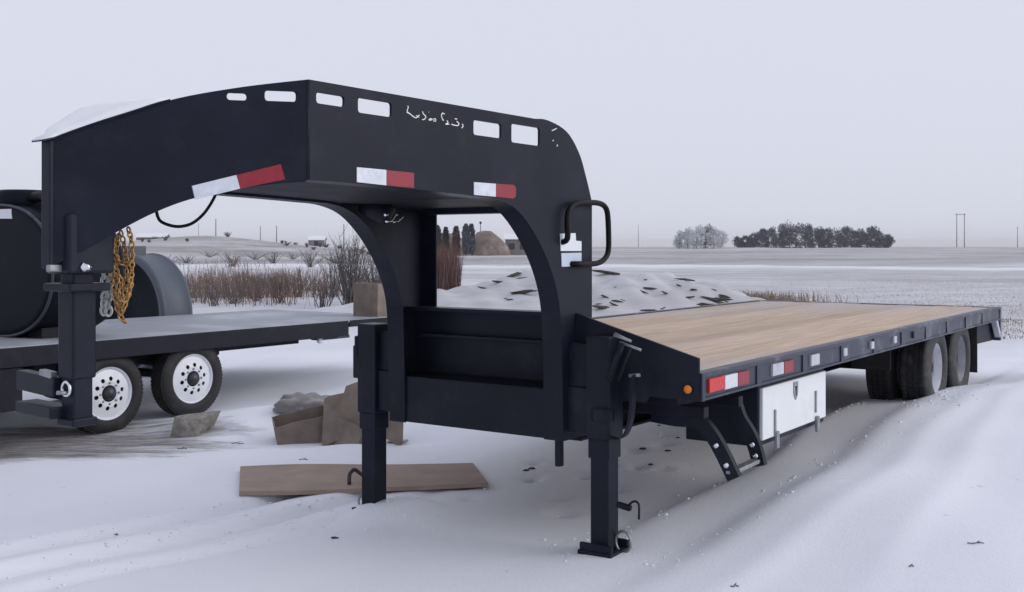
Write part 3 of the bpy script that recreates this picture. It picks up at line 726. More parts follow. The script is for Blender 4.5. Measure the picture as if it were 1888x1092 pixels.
# toolbox slung under the deck
bu0, bu1, bz0, bz1, bv = 5.975, 7.06, .482, .805, 2.41
mb = MB(); mb.box((bu0-.02, bv+.004, bz0-.035), (bu1+.02, bv+.46, bz1), .006); tb = part(mb, 'toolbox', 'paint')
mb = MB(); mb.box((bu0, bv-.018, bz0), (bu1, bv+.006, bz1-.02), .006); door = part(mb, 'toolbox_door', 'box_white', tb)
for px, py in ((1428, 782), (1503, 745)):
    a, zc = onV(px, py, bv-.018)
    mb = MB(); mb.box((a-.010, bv-.028, zc-.055), (a+.010, bv-.0175, zc+.085), .003); mb.box((a-.006, bv-.038, bz0-.07), (a+.035, bv-.0175, bz0+.03), .004); part(mb, 'toolbox_latch', 'steel', tb)
sa, sz = onV(1467, 720, bv-.02)
sh = [(sa-.035, sz+.052), (sa+.035, sz+.052), (sa+.035, sz-.01), (sa+.02, sz-.042), (sa, sz-.058), (sa-.02, sz-.042), (sa-.035, sz-.01)]
sh2 = [(sa+(a-sa)*.62, sz+(b-sz)*.68) for a, b in sh]
mb = MB(); mb.plate([sh, sh2], lambda a, b, t: Vector((a, bv-.0185+t, b)), -.005, 0); part(mb, 'shield_emblem', 'steel', door)
mb = MB(); mb.plate([[(sa+(a-sa)*.60, sz+(b-sz)*.66) for a, b in sh]], lambda a, b, t: Vector((a, bv-.0185+t, b)), -.003, 0); part(mb, 'emblem_field', 'rim_grey', door)
sq = [(sa-.012, sz+.028), (sa+.012, sz+.028), (sa+.004, sz-.03), (sa-.004, sz-.03)]
mb = MB(); mb.plate([sq], lambda a, b, t: Vector((a, bv-.0215+t, b)), -.003, 0); part(mb, 'emblem_bar', 'paint_dark', door)
for a in (bu0+.12, bu1-.12):
    mb = MB(); mb.box((a-.02, bv+.05, bz1-.01), (a+.02, bv+.40, .853)); part(mb, 'toolbox_hanger', 'paint_dark', tb)

# wheels -------------------------------------------------------------------
def tyre_profile(r, w, rim):
    h = w/2
    return [(rim, -h*.80), (rim+.02, -h*.95), (rim+(r-rim)*.45, -h*1.0), (r-.035, -h*.90), (r-.010, -h*.80), (r, -h*.70),
            (r, -h*.42), (r-.012, -h*.40), (r-.012, -h*.33), (r, -h*.31), (r, -h*.05), (r-.012, -h*.03), (r-.012, h*.03), (r, h*.05), (r, h*.31), (r-.012, h*.33), (r-.012, h*.40), (r, h*.42),
            (r, h*.70), (r-.010, h*.80), (r-.035, h*.90), (r-.0 - (r-rim)*.55, h*1.0), (rim+.02, h*.95), (rim, h*.80)]
def make_wheel(parent, off, c, out, r, w, rimr, rim_mat, tyre_mat, holes=8, dish=.06, hub_mat='paint_dark', hubr=.062):
    """c centre, out = +1/-1 direction of the outer face along v"""
    c = Vector(c); d = Vector((0, out, 0))
    mb = MB(); mb.lathe([(0, w*.5-dish+.055), (.045, w*.5-dish+.05), (.058, w*.5-dish+.02), (.06, w*.5-dish-.02), (.07, -.05), (0, -.05)], c, d, 24)
    hub = mb.build('wheel', hub_mat, parent, off=off)
    mb = MB(); mb.lathe(tyre_profile(r, w, rimr), c, d, 56)
    # tread blocks
    nb = 64
    for k in range(nb):
        a = 2*math.pi*k/nb; ca, sa_ = math.cos(a), math.sin(a)
        for off_ in (-.58, -.18, .18, .58):
            yy = w/2*off_
            p = c+Vector((ca*(r-.002), yy, sa_*(r-.002)))
            t_ = Vector((-sa_, 0, ca)); n_ = Vector((ca, 0, sa_))
            hw_, hl = w*.065, math.pi*r/nb*.72
            vv = [mb.bm.verts.new(p+t_*(i*hl)+Vector((0, j*hw_, 0))+n_*k_) for i in (-1, 1) for j in (-1, 1) for k_ in (0, .009)]
            for q in ((0, 1, 3, 2), (4, 6, 7, 5), (0, 4, 5, 1), (2, 3, 7, 6), (1, 5, 7, 3)): mb.bm.faces.new([vv[i] for i in q])
    mb.build('tyre', tyre_mat, hub, off=off)
    mb = MB(); h = w/2
    mb.lathe([(rimr+.012, h*.86), (rimr+.012, h*.80), (rimr-.006, h*.80), (rimr-.012, h-dish), (rimr-.03, h-dish-.012), (rimr-.03, h-dish-.02), (rimr-.008, h*.3), (rimr-.004, -h*.8), (rimr+.012, -h*.86)], c, d, 48)
    disc = [(( (rimr-.022)*math.cos(t), (rimr-.022)*math.sin(t))) for t in np.linspace(0, 2*math.pi, 41)[:-1]]
    lo = [disc, [(hubr*math.cos(t), hubr*math.sin(t)) for t in np.linspace(0, 2*math.pi, 21)[:-1]]]
    for k in range(holes):
        a = 2*math.pi*(k+.3)/holes; rc = rimr*.56; hr = rimr*.085
        lo.append([(rc*math.cos(a)+hr*math.cos(t), rc*math.sin(a)+hr*math.sin(t)) for t in np.linspace(0, 2*math.pi, 11)[:-1]])
    def dfn(a, b, t):
        rr_ = math.hypot(a, b); bulge = .03*max(0, 1-abs(rr_/rimr-.45)/.5)
        return c+Vector((a, out*(h-dish-.008+bulge+t), b))
    mb.plate(lo, dfn, 0, -.006)
    mb.build('rim', rim_mat, hub, off=off)
    nuts = MB()
    for k in range(8):
        a = 2*math.pi*k/8; p = c+Vector(((hubr+.018)*math.cos(a), out*(h-dish+.006), (hubr+.018)*math.sin(a)))
        nuts.lathe([(0, .022), (.009, .020), (.011, 0), (0, 0)], p, d, 6)
    nuts.build('wheel_nuts', 'steel', hub, off=off, kind='stuff')
    # dark backing drum inside the rim
    mb = MB(); mb.lathe([(0, h-dish-.05), (rimr*.8, h-dish-.05), (rimr*.8, -h*.5), (0, -h*.5)], c, d, 32); mb.build('brake_drum', 'paint_dark', hub, off=off)
    return hub
WZ, WR = .535, .398
for uu in (10.0, 10.92):
    for side in (0, 1):
        for vv, inner_t in ((2.505, False), (2.80, True)):
            v = vv if side == 0 else 2*VC-vv; out = -1 if side == 0 else 1
            make_wheel(T, OFF, (uu, v, WZ), out, WR, .25, .215, 'rim_grey' if uu < 10.5 else 'rim_dark', 'rubber_frost' if not inner_t else 'rubber', 8, .11 if not inner_t else .02)
    mb = MB(); mb.tube([(uu, 2.5, WZ), (uu, 2*VC-2.5, WZ)], .055, 14); part(mb, 'axle', 'paint_dark')
for side in (0, 1):
    v = 3.12 if side == 0 else 2*VC-3.12
    mb = MB()
    for uu in (10.0, 10.92):
        mb.tube(smooth_line([(uu-.40, v, .66), (uu-.15, v, .60), (uu, v, .595), (uu+.15, v, .60), (uu+.40, v, .66)], 4), .028, 8)
    mb.bar((9.5, v, .72), (11.3, v, .72), .08, .10); part(mb, 'leaf_springs', 'paint_dark')
    mb = MB()
    a, b = (2.36, 2.92); mb.box((11.42, a, .36), (11.435, b, .86))
    if side: mb.mirror_v(VC)
    part(mb, 'mud_flap', 'rubber')
    mb = MB(); mb.box((9.36, 2.62, .36+.2), (9.375, 2.95, .86))
    if side: mb.mirror_v(VC)
    part(mb, 'front_mud_flap', 'rubber')
# tail of the deck
mb = MB(); mb.box((DE-.028, WV+.02, .83), (DE+.02, WF-.02, .965), .004); part(mb, 'tail_beam', 'rail')
for far in (False, True):
    tail = [(11.5, .835), (12.56, .945), (12.56, .61), (12.45, .60), (11.5, .62)]
    mb = MB(); mb.plate([tail], lambda a, b, t: Vector((a, WV+.10+t, b)), 0, .02)
    if far: mb.mirror_v(VC)
    tp = part(mb, 'tail_side_plate', 'paint_dark')
    mb = MB(); mb.bar((12.20, WV+.05, .95), (12.56, WV+.05, .615), .06, .055, bev=.008)
    if far: mb.mirror_v(VC)
    part(mb, 'tail_brace', 'rim_grey')
    mb = MB(); mb.plate([[(12.34, .90), (12.555, .935), (12.555, .66)]], lambda a, b, t: Vector((a, WV+.075+t, b)), 0, .012)
    if far: mb.mirror_v(VC)
    part(mb, 'tail_gusset', 'deck_grey')
mb = MB(); mb.box((12.50, WV+.02, .60), (12.56, WF-.02, .95), .006); part(mb, 'tail_bumper', 'rail')
ramp = [(DE+.022, .964), (12.56, .955)]
mb = MB(); mb.strip([(DE+.021, WV+.02, .962), (12.56, WV+.02, .955)], [(DE+.021, WF-.02, .962), (12.56, WF-.02, .955)], Vector((0, 0, -1)), .02); part(mb, 'tail_sheet', 'rail')

# snow lying on the hood of the neck
sn = [(u, v, z+.008) for u, v, z in hood]
mb = MB(); rows_ = []
for i, (u, v, z) in enumerate(sn):
    row = []
    for k in range(13):
        t = k/12; vv = v+(2*VC-2*v)*t
        e = min(1, (i+.0)/1.5)*min(1, (len(sn)-1-i)/1.5)*min(1, min(t, 1-t)*10+.15)
        row.append(mb.bm.verts.new(Vector((u, vv, z+.001+.020*e*(1+.5*mnoise(Vector((u*9, vv*9, 0))))))))
    rows_.append(row)
for i in range(len(rows_)-1):
    for k in range(12):
        f = mb.bm.faces.new((rows_[i][k], rows_[i][k+1], rows_[i+1][k+1], rows_[i+1][k])); f.smooth = True
r_ = bmesh.ops.extrude_face_region(mb.bm, geom=mb.bm.faces[:])
for g in r_['geom']:
    if isinstance(g, bmesh.types.BMVert): g.co.z -= .004
sc = mb.build('snow_layer', 'snow', None, off=OFF); sc.location = T.location; sc.rotation_euler = T.rotation_euler; sc['kind'] = 'stuff'
tag(sc, 'thin layer of snow lying on the sloping hood of the gooseneck', 'snow')

# chains hanging from the coupler ------------------------------------------
def chain_path(pts, step): 
    ln = smooth_line(pts, 12); out = [ln[0]]; acc = 0
    for a, b in zip(ln, ln[1:]):
        acc += (b-a).length
        if acc >= step: out.append(b); acc = 0
    return out
def make_chain(name, label, mat, paths, link_l, wire):
    root_p = paths[0][0]
    E = empty(name, root_p); tag(E, label, 'chain')
    hl, hw_ = link_l*.5, link_l*.33
    ring = [Vector((hl*math.cos(t)*(.95), hw_*math.sin(t), 0)) for t in np.linspace(0, 2*math.pi, 13)[:-1]]
    mb = MB(); mb.tube(ring, wire, 6, closed=True)
    base = mb.build('chain_link', mat, E); first = True
    for path in paths:
        pts = chain_path(path, link_l*.66)
        for i, (a, b) in enumerate(zip(pts, pts[1:])):
            o = base if first else base.copy()
            if not first: C.objects.link(o)
            first = False
            d = (b-a).normalized(); q = d.to_track_quat('X', 'Z')
            o.rotation_mode = 'QUATERNION'; o.rotation_quaternion = q @ Matrix.Rotation(R(45 if i % 2 else -45)+rnd.uniform(-.3, .3), 4, 'X').to_quaternion()
            o.location = (a+b)/2-root_p
    return E
YC = 4.2
cp = lambda pts, dy=0: [at_Y(px, py, YC+dy) for px, py in pts]
make_chain('gold_safety_chain', 'yellow zinc safety chain hanging in tangled loops beside the coupler tube', 'gold_chain',
  [cp(((236, 420), (243, 450), (243, 500), (240, 530), (234, 552), (226, 575))), cp(((222, 425), (232, 470), (232, 530), (226, 560), (222, 580)), .02),
   cp(((205, 470), (206, 490), (222, 512), (224, 540), (230, 556), (238, 535), (242, 510)), -.03), cp(((203, 452), (206, 500), (212, 545), (218, 575), (226, 590), (232, 594)), .01),
   cp(((212, 440), (207, 462), (214, 478), (232, 488), (243, 480)), -.02), cp(((218, 430), (214, 500), (216, 550), (222, 582)), .04)], .026, .0036)
make_chain('galvanised_safety_chain', 'dull silver safety chain with larger links hanging beside the coupler tube', 'zinc_chain',
  [cp(((196, 440), (192, 480), (190, 500), (196, 530), (192, 555), (191, 584)), .03), cp(((204, 500), (203, 530), (200, 560), (200, 584)), .05)], .040, .0058)
# shackle hook the chains hang on
# ------------------------------------------------------------------ THE SMALL TRAILER BEHIND
U2, V2 = 6.2, 9.25
T2 = empty('flatbed_trailer', uv(U2, V2, 0), ROT)
tag(T2, 'low flat deck trailer with snow dusted grey deck and white spoked wheels', 'trailer')
OFF2 = (U2, V2, 0)
def part2(mb, name, mat, parent=None, **k): return mb.build(name, mat, parent or T2, off=OFF2, **k)
g2 = gh(*uv(6.1, 8.2)[:2])
D2 = .81; n0, n1, e0, e1 = 8.12, 10.36, 2.2, 8.62; e2 = 9.55
mb = MB(); mb.box((e0, n0+.01, D2-.03), (e2, n1-.01, D2), .004); part2(mb, 'deck', 'deck_grey')
mb = MB(); mb.box((e1+.02, n0+.004, D2-.075), (e2+.01, n0+.06, D2-.004), .004); part2(mb, 'tail_edge', 'paint_dark')
for v in (n0, n1-.07):
    mb = MB(); mb.box((e0-.02, v, D2-.165), (e1, v+.07, D2-.006), .006); part2(mb, 'side_rail', 'paint_dark')
mb = MB(); mb.box((e1-.06, n0+.071, D2-.15), (e1+.01, n1-.071, D2-.004), .005); part2(mb, 'rear_beam', 'paint_dark')
mb = MB(); mb.box((e1-.35, n0+.1, D2-.20), (e1+.12, n0+.22, D2-.168), .004); part2(mb, 'hinge_plate', 'rail')
mb = MB(); mb.lathe([(0, 0), (.03, 0), (.03, .03), (0, .03)], (e1-.35, n0+.1, D2-.2), (0, -1, 0), 12); part2(mb, 'marker_lens', 'sticker')
for v in (n0+.45, n1-.55):
    mb = MB(); mb.box((e0, v, D2-.25), (e1-.3, v+.09, D2-.032)); part2(mb, 'frame_beam', 'paint_dark')
r2 = .345
for uu in (5.72, 6.61):
    gl = gh(*uv(uu, 8.25)[:2])
    for side in (0, 1):
        v = 8.27 if side == 0 else 2*V2-8.27
        make_wheel(T2, OFF2, (uu, v, gl+r2-.012), -1 if side == 0 else 1, r2, .21, .228, 'rim_white', 'rubber', 10, .035, 'window_dark', .072)
    mb = MB(); mb.tube([(uu, 8.3, gl+r2), (uu, 2*V2-8.3, gl+r2)], .04, 12); part2(mb, 'axle', 'paint_dark')
mb = MB(); mb.bar((5.2, 8.5, D2-.22), (7.15, 8.5, D2-.22), .07, .10); mb.bar((6.165, 8.5, D2-.2), (6.165, 8.5, .46), .06, .08); part2(mb, 'spring_hanger', 'paint_dark')
mb = MB(); mb.tube(smooth_line([(5.4, 8.48, .56), (5.72, 8.48, .50), (6.1, 8.48, .56)], 5), .03, 8); mb.tube(smooth_line([(6.22, 8.48, .56), (6.61, 8.48, .50), (7.0, 8.48, .56)], 5), .03, 8); part2(mb, 'leaf_springs', 'paint_dark')
mb = MB(); mb.box((2.4, n0+.02, .30), (4.9, n0+.06, D2-.17), .005); part2(mb, 'underdeck_shade_sheet', 'paint_dark')  # dark sheet standing in for the shadow and frame below the deck
mb = MB(); mb.box((3.9, n0+.5, .06), (4.0, n0+.6, D2-.17), .005); mb.box((3.86, n0+.46, gh(*uv(3.95, n0+.55)[:2])-.01), (4.04, n0+.64, .08), .005); part2(mb, 'support_leg', 'paint_dark')
# oval black tank on its deck
TK = empty('black_tank', uv(5.6, 9.2, D2), ROT); tag(TK, 'black round topped tank standing on the deck of the low grey trailer', 'tank'); OT = (5.6, 9.2, D2)
def ell(n, a, b, cv, cz, p=2.3):
    o = []
    for k in range(n):
        t = 2*math.pi*k/n; c, s_ = math.cos(t), math.sin(t)
        o.append((cv+a*math.copysign(abs(c)**(2/p), c), cz+b*math.copysign(abs(s_)**(2/p), s_)))
    return o
def drum_rows(mb, rows, smooth=True):
    rg = [[mb.bm.verts.new(p) for p in row] for row in rows]
    for A, B in zip(rg, rg[1:]):
        for k in range(len(A)):
            f = mb.bm.faces.new((A[k], A[(k+1) % len(A)], B[(k+1) % len(B)], B[k])); f.smooth = smooth
    mb.bm.faces.new(rg[0][::-1]); mb.bm.faces.new(rg[-1])
ta, tbh, tcz, tcv = .88, .585, D2+.58, 9.2
def trow(u, k): return [Vector((u, a, b)) for a, b in ell(56, ta*k, tbh*k, tcv, tcz)]
mb = MB(); drum_rows(mb, [trow(5.28, .90), trow(5.285, .965), trow(5.32, .99), trow(5.95, .99), trow(5.99, .96), trow(6.0, .85)]); mb.build('tank_shell', 'tank_black', TK, off=OT)
mb = MB(); rim_p = [Vector((5.285, a, b)) for a, b in ell(56, ta*.985, tbh*.985, tcv, tcz)]; mb.tube(rim_p, .012, 8, closed=True); mb.build('tank_rim', 'rail', TK, off=OT)
lv, lz = onU(-14, 396, 5.28); rv_, rz_ = onU(21, 396, 5.28)
mb = MB(); mb.plate([[(lv, lz+.045), (rv_, lz+.045), (rv_-.015, lz-.04), (lv, lz-.035)]], lambda a, b, t: Vector((5.279+t, a, b)), -.004, .02); mb.build('tank_label', 'sticker', TK, off=OT)
for v in (8.75, 9.6):
    mb = MB(); mb.box((5.38, v-.1, D2), (5.9, v+.1, D2+.09), .006); mb.build('saddle', 'paint_dark', TK, off=OT)
mb = MB(); mb.lathe([(0, .14), (.20, .13), (.24, .10), (.24, -.08), (0, -.08)], (5.55, 9.20, tcz+tbh), (0, 0, 1), 28); mb.build('tank_lid', 'tank_black', TK, off=OT)
mb = MB(); mb.tube(smooth_line([(5.5, 9.0, tcz+tbh+.05), (5.5, 8.82, tcz+tbh+.06), (5.5, 8.62, tcz+tbh-.02), (5.55, 8.45, tcz+tbh-.09), (5.6, 8.36, tcz+tbh-.17)], 5), .05, 10); mb.build('tank_hose', 'hose', TK, off=OT)
# grey drum on the snow beyond the deck
DU, DV = 8.16, 11.08; gd = gh(*uv(DU, DV)[:2])
GD = empty('grey_drum', uv(DU, DV, gd), ROT); tag(GD, 'short wide grey steel drum with dark recessed end behind the low trailer', 'drum'); OD = (DU, DV, gd)
dr = .73
mb = MB(); mb.lathe([(dr-.07, -.14), (dr-.08, -.22), (dr-.03, -.22), (dr, -.20), (dr, -.17), (dr-.012, -.16), (dr-.012, .15), (dr, .16), (dr, .19), (dr-.03, .21), (0, .21)], (DU, DV, gd+dr-.015), (1, 0, 0), 56); mb.build('drum_shell', 'tank_grey', GD, off=OD)
mb = MB(); mb.lathe([(0, -.10), (dr-.072, -.12), (dr-.072, -.16)], (DU, DV, gd+dr-.015), (1, 0, 0), 56); mb.build('drum_end', 'tank_black', GD, off=OD)
mb = MB(); mb.box((DU-.17, DV-.02, gd+2*dr-.06), (DU+.08, DV+.26, gd+2*dr+.07), .012); mb.build('drum_cap', 'tank_grey', GD, off=OD)
# brown box standing on the end of the low deck
BX = uv(9.34, 8.42, D2)
def crumpled_box(name, label, mat, loc, rz, sx, sy, sz, seed, jit=.02, lid=True, cat='box'):
    r_ = random.Random(seed); E = empty(name, loc, rz); tag(E, label, cat)
    th = .008
    for nm, a, b in (('side_panel', (-sx/2, -sy/2), (sx/2, -sy/2)), ('side_panel', (sx/2, -sy/2), (sx/2, sy/2)), ('side_panel', (sx/2, sy/2), (-sx/2, sy/2)), ('side_panel', (-sx/2, sy/2), (-sx/2, -sy/2))):
        mb = MB(); N_ = 6; A, B = [], []
        d = Vector((b[0]-a[0], b[1]-a[1], 0)).normalized(); n_ = Vector((d.y, -d.x, 0))
        lean = r_.uniform(-.1, .12)
        for i in range(N_+1):
            t = i/N_; p = Vector((a[0]+(b[0]-a[0])*t, a[1]+(b[1]-a[1])*t, 0)); w = math.sin(math.pi*t)
            A.append(p+Vector((0, 0, -.01))+n_*r_.uniform(0, jit)*w); B.append(p+Vector((0, 0, sz*(1+r_.uniform(-.03, .01))))+n_*(r_.uniform(0, jit)*w+lean*sz*w))
        mb.strip(A, B, n_*-1, th); mb.build(nm, mat, E)
        if lid and r_.random() < .75:
            mb = MB(); fa2 = [p.copy() for p in B]; k = r_.uniform(.3, .5)*min(sx, sy); tilt = r_.uniform(-.5, .5)
            fb2 = [p+(n_*k)+Vector((0, 0, k*tilt+r_.uniform(-.01, .01))) for p in B]
            mb.strip(fa2, fb2, Vector((0, 0, -1)), th*.8); mb.build('flap', mat, E)
    mb = MB(); mb.box((-sx/2+.01, -sy/2+.01, -.005), (sx/2-.01, sy/2-.01, .008)); mb.build('bottom_panel', mat, E)
    return E
crumpled_box('cardboard_box', 'tall brown cardboard box standing at the end of the grey deck', 'cardboard', BX, ROT+.1, .30, .34, .38, 3, .02, False)
mb = MB(); pbx = uv(8.80, 8.46, D2+.40)
def gpix(px, py, dz=0.0):
    g_ = on_ground(px, py, dz)
    for _ in range(5): g_ = on_ground(px, py, gh(g_.x, g_.y)+dz)
    return g_
# ------------------------------------------------------------------ debris on the snow
p = gpix(552, 818); gp = gh(p.x, p.y)
crumpled_box('crushed_box', 'crushed brown cardboard box lying in the snow beside the plastic bag', 'cardboard', Vector((p.x+.02, p.y+.16, gp-.05)), R(8), .44, .30, .27, 8, .012, False).rotation_euler = (.16, -.20, R(14))
crumpled_box('flattened_box', 'flattened dirty cardboard box sunk in the snow beside the torn cardboard sheet', 'cardboard', Vector((p.x+.40, p.y+.02, gh(p.x+.40, p.y+.02)-.03)), R(-24), .32, .26, .20, 14, .012, False).rotation_euler = (-.25, .28, R(-30))
def blob(name, label, cat, mat, loc, sx, sy, sz, seed, sub=4, rough=.35, sharp=False, frq=2.2):
    bm = bmesh.new(); bmesh.ops.create_icosphere(bm, subdivisions=sub, radius=1.0)
    for v in bm.verts:
        n1 = mnoise(v.co*frq+Vector((seed*3.1, 0, 0))); n2 = mnoise(v.co*frq*3+Vector((0, seed*1.7, 0)))
        k = 1+rough*(abs(n1)*1.6-.4 if sharp else n1)+rough*.35*n2
        v.co = Vector((v.co.x*k*sx, v.co.y*k*sy, max(v.co.z*k*sz, -sz*.7)))
    me_ = bpy.data.meshes.new(name); bm.to_mesh(me_); bm.free(); me_.materials.append(M[mat])
    me_.polygons.foreach_set('use_smooth', [not sharp]*len(me_.polygons))
    o = bpy.data.objects.new(name, me_); C.objects.link(o); o.location = loc
    if label: tag(o, label, cat)
    return o
q = gpix(545, 800)
blob('plastic_bag', 'crumpled grey plastic bag beside the crushed cardboard in the snow', 'bag', 'bag', Vector((q.x, q.y+.45, gh(q.x, q.y+.45)+.075)), .25, .17, .115, 4, 4, .50, True, 1.3)
bpy.data.objects['plastic_bag'].data.polygons.foreach_set('use_smooth', [True]*len(bpy.data.objects['plastic_bag'].data.polygons))
# folded cardboard sheet with stepped edge, leaning
def sheet(name, label, cat, mat, base, pts, depth_per_z, th, bend=0.0):
    """pts (x, z) in metres from base along world X, leaning back depth_per_z"""
    mb = MB(); mb.plate([pts], lambda a, b, t: Vector((a, b*depth_per_z+t+bend*a*a, b)), 0, th)
    o = mb.build(name, mat, None); o.location = base; tag(o, label, cat); return o
def xz(pts, Y): return [(at_Y(px, py, Y).x, at_Y(px, py, Y).z) for px, py in pts]
Ys = 8.78; pts = xz(((593, 812), (592, 728), (600, 722), (629, 716), (632, 704), (648, 698), (664, 694), (742, 712), (742, 806), (736, 812), (700, 790), (660, 778), (620, 800)), Ys)
bx_ = at_Y(664, 812, Ys); b0 = Vector((bx_.x, Ys, 0)); gg = gh(b0.x, b0.y)
pts = [(a-b0.x, z-gg) for a, z in pts]; zmin = min(z for a, z in pts); pts = [(a, z-zmin-.02) for a, z in pts]
sheet('cardboard_sheet', 'torn stepped sheet of brown cardboard propped up beyond the far landing leg', 'cardboard', 'cardboard', Vector((b0.x, b0.y, gg)), pts, .35, .012, .12)
# scrap of metal
s0 = on_ground(733, 812, .02)
mb = MB(); mb.bar((-.08, 0, 0), (.09, -.02, .015), .05, .012, bev=.003); o = mb.build('metal_scrap', 'steel', None); o.location = (s0.x, s0.y, gh(s0.x, s0.y)+.012); o.rotation_euler = (.2, 0, -.2)
tag(o, 'small flat scrap of grey metal in the snow below the cardboard sheet', 'scrap')
# the broad board
fr = [gpix(px, py, .06) for px, py in ((441, 899), (560, 899), (720, 893), (900, 886))]
bk = [gpix(px, py, .06) for px, py in ((443, 854), (560, 846), (720, 848), (872, 844))]
E = Vector((fr[1].x+.3, (fr[1].y+bk[1].y)/2, 0)); 
NB = 14
mb = MB(); A = smooth_line([p_ for p_ in fr], 5); B = smooth_line([p_ for p_ in bk], 5)
def drop(p_, z): return Vector((p_.x, p_.y, gh(p_.x, p_.y)+z))
A = [drop(p_, .030+.010*math.sin(i*.7)) for i, p_ in enumerate(A)]; B = [drop(p_, .012+.01*math.sin(i*.5)) for i, p_ in enumerate(B)]
zA = np.polyfit([p_.x for p_ in A], [p_.z for p_ in A], 2); zB = np.polyfit([p_.x for p_ in B], [p_.z for p_ in B], 2)
for p_ in A: p_.z = float(np.polyval(zA, p_.x))
for p_ in B: p_.z = float(np.polyval(zB, p_.x))
_up = max(gh(a_.lerp(b_, t_).x, a_.lerp(b_, t_).y)-a_.lerp(b_, t_).z for a_, b_ in zip(A, B) for t_ in np.linspace(0, 1, 9))+.012
for p_ in A+B: p_.z += max(0, _up)
mb.strip(A, B, Vector((0, 0, -1)), .028); o = mb.build('wide_board', 'board', None); tag(o, 'wide flat brown board lying on the snow behind the far landing leg', 'board')
# cord end on the board
c0 = on_ground(652, 862, .12); zc = gh(c0.x, c0.y)+.035
mb = MB(); mb.tube(smooth_line([(-.02, -.06, .0), (-.025, -.01, .05), (0, .03, .075), (.04, .03, .05), (.09, .0, .02), (.12, -.02, .005)], 4), .013, 8); o = mb.build('rusty_hook', 'clod', None); o.location = (c0.x, c0.y, zc); tag(o, 'rusty bent hook lying on the wide brown board', 'hook')
# concrete chunk
k0 = gpix(352, 806)
bm = bmesh.new(); rr_ = random.Random(6)
for i in range(26):
    a = rr_.uniform(0, 6.28); bm.verts.new((.24*math.cos(a)*rr_.uniform(.6, 1), .15*math.sin(a)*rr_.uniform(.6, 1), rr_.choice((0, .05, .17, .19))+.0))
bmesh.ops.convex_hull(bm, input=bm.verts[:]); bmesh.ops.subdivide_edges(bm, edges=bm.edges[:], cuts=2, use_grid_fill=True)
for v in bm.verts: v.co += Vector((mnoise(v.co*14), mnoise(v.co*14+Vector((5, 0, 0))), mnoise(v.co*14+Vector((0, 9, 0)))))*.012
me_ = bpy.data.meshes.new('concrete_chunk'); bm.to_mesh(me_); bm.free(); me_.materials.append(M['concrete'])
o = bpy.data.objects.new('concrete_chunk', me_); C.objects.link(o); o.location = (k0.x, k0.y+.12, gh(k0.x, k0.y+.12)-.04); o.rotation_euler = (.05, -.12, .4)
tag(o, 'rough grey broken concrete chunk by the wheel of the low trailer', 'rock')
# small clods and twigs on the open snow
def clod(px, py, s_, label, seed, group=None, lift=.3):
    g_ = on_ground(px, py, 0)
    for _ in range(3): g_ = on_ground(px, py, gh(g_.x, g_.y))
    o_ = blob('dirt_clod', label, 'clod', 'clod', Vector((g_.x, g_.y, gh(g_.x, g_.y)+s_*.15)), s_, s_*.6, s_*.35, seed, 2, .5, True)
    if group: o_['group'] = group
    return o_
def twig(px, py, ln, label, seed, group, hgt=.03):
    g_ = gpix(px, py); r_ = random.Random(seed)
    ln *= .7; hgt *= .25; pts_ = [Vector((ln*(t-.5), r_.uniform(-.25, .25)*ln, .002+hgt*math.sin(t*3.0)*r_.uniform(.2, 1))) for t in (0, .25, .5, .75, 1)]
    mb_ = MB(); mb_.tube(smooth_line(pts_, 3), [.0028]*13, 5); mb_.tube([pts_[2], pts_[2]+Vector((.25*ln, .1*ln, hgt))], .002, 5)
    o_ = mb_.build('twig', 'bark', None); o_.location = (g_.x, g_.y, gh(g_.x, g_.y)); tag(o_, label, 'twig', group); return o_
GT = 'loose twigs on the open snow'; LT = 'thin dark twig lying loose on the open snow'
for i, (px, py, ln) in enumerate(((1800, 1003, .11), (1680, 1045, .03), (1355, 1082, .05), (213, 975, .05), (500, 862, .12), (437, 785, .14), (335, 828, .12), (560, 838, .1))): twig(px, py, ln, LT, i, GT)
clod(617, 993, .022, 'small dark clod alone on the smooth snow beside the far leg', 3)
GC = 'dark clods on the snow under the deck'; LCm = 'small dark clod lying on the shaded snow under the wooden deck'
for i, (px, py, s_) in enumerate(((1185, 825, .028), (1232, 832, .026), (1200, 857, .022), (1250, 808, .018), (1215, 785, .016), (980, 865, .028), (970, 880, .024))): clod(px, py, s_, LCm, 20+i, GC)

# loose crumbs of snow along the ruts, ridges and feet
rcb = random.Random(31); V_, F_ = [], []
_ico = bmesh.new(); bmesh.ops.create_icosphere(_ico, subdivisions=1, radius=1.0); _iv = [v.co.copy() for v in _ico.verts]; _if = [tuple(v.index for v in f.verts) for f in _ico.faces]; _ico.free()
cpts = [uv(rcb.uniform(1.6, 5.2), rcb.choice((4.62, 4.95, 5.35))+rcb.gauss(0, .07)) for _ in range(260)] + [uv(rcb.uniform(4.8, 9.5), rcb.choice((2.97, 2.95, 2.42))+rcb.gauss(0, .09)) for _ in range(300)]
cpts += [uv(4.95+rcb.gauss(0, .22), rcb.choice((2.85, 4.456))+rcb.gauss(0, .22)) for _ in range(110)] + [uv(9.7+rcb.gauss(0, .6), 2.25+rcb.gauss(0, .12)) for _ in range(80)] + [Vector((fx+rcb.gauss(0, .1), fy+rcb.gauss(0, .1), 0)) for fx, fy, _ in _feet for _k in range(5)]
for q_ in cpts:
    s_ = .003+.009*rcb.random()**3; g_ = gh(q_.x, q_.y); n_ = len(V_)
    V_ += [Vector((q_.x+c_.x*s_*rcb.uniform(.7, 1.5), q_.y+c_.y*s_*rcb.uniform(.7, 1.5), g_+s_*.3+c_.z*s_*rcb.uniform(.5, .9))) for c_ in _iv]
    F_ += [tuple(i_+n_ for i_ in f_) for f_ in _if]
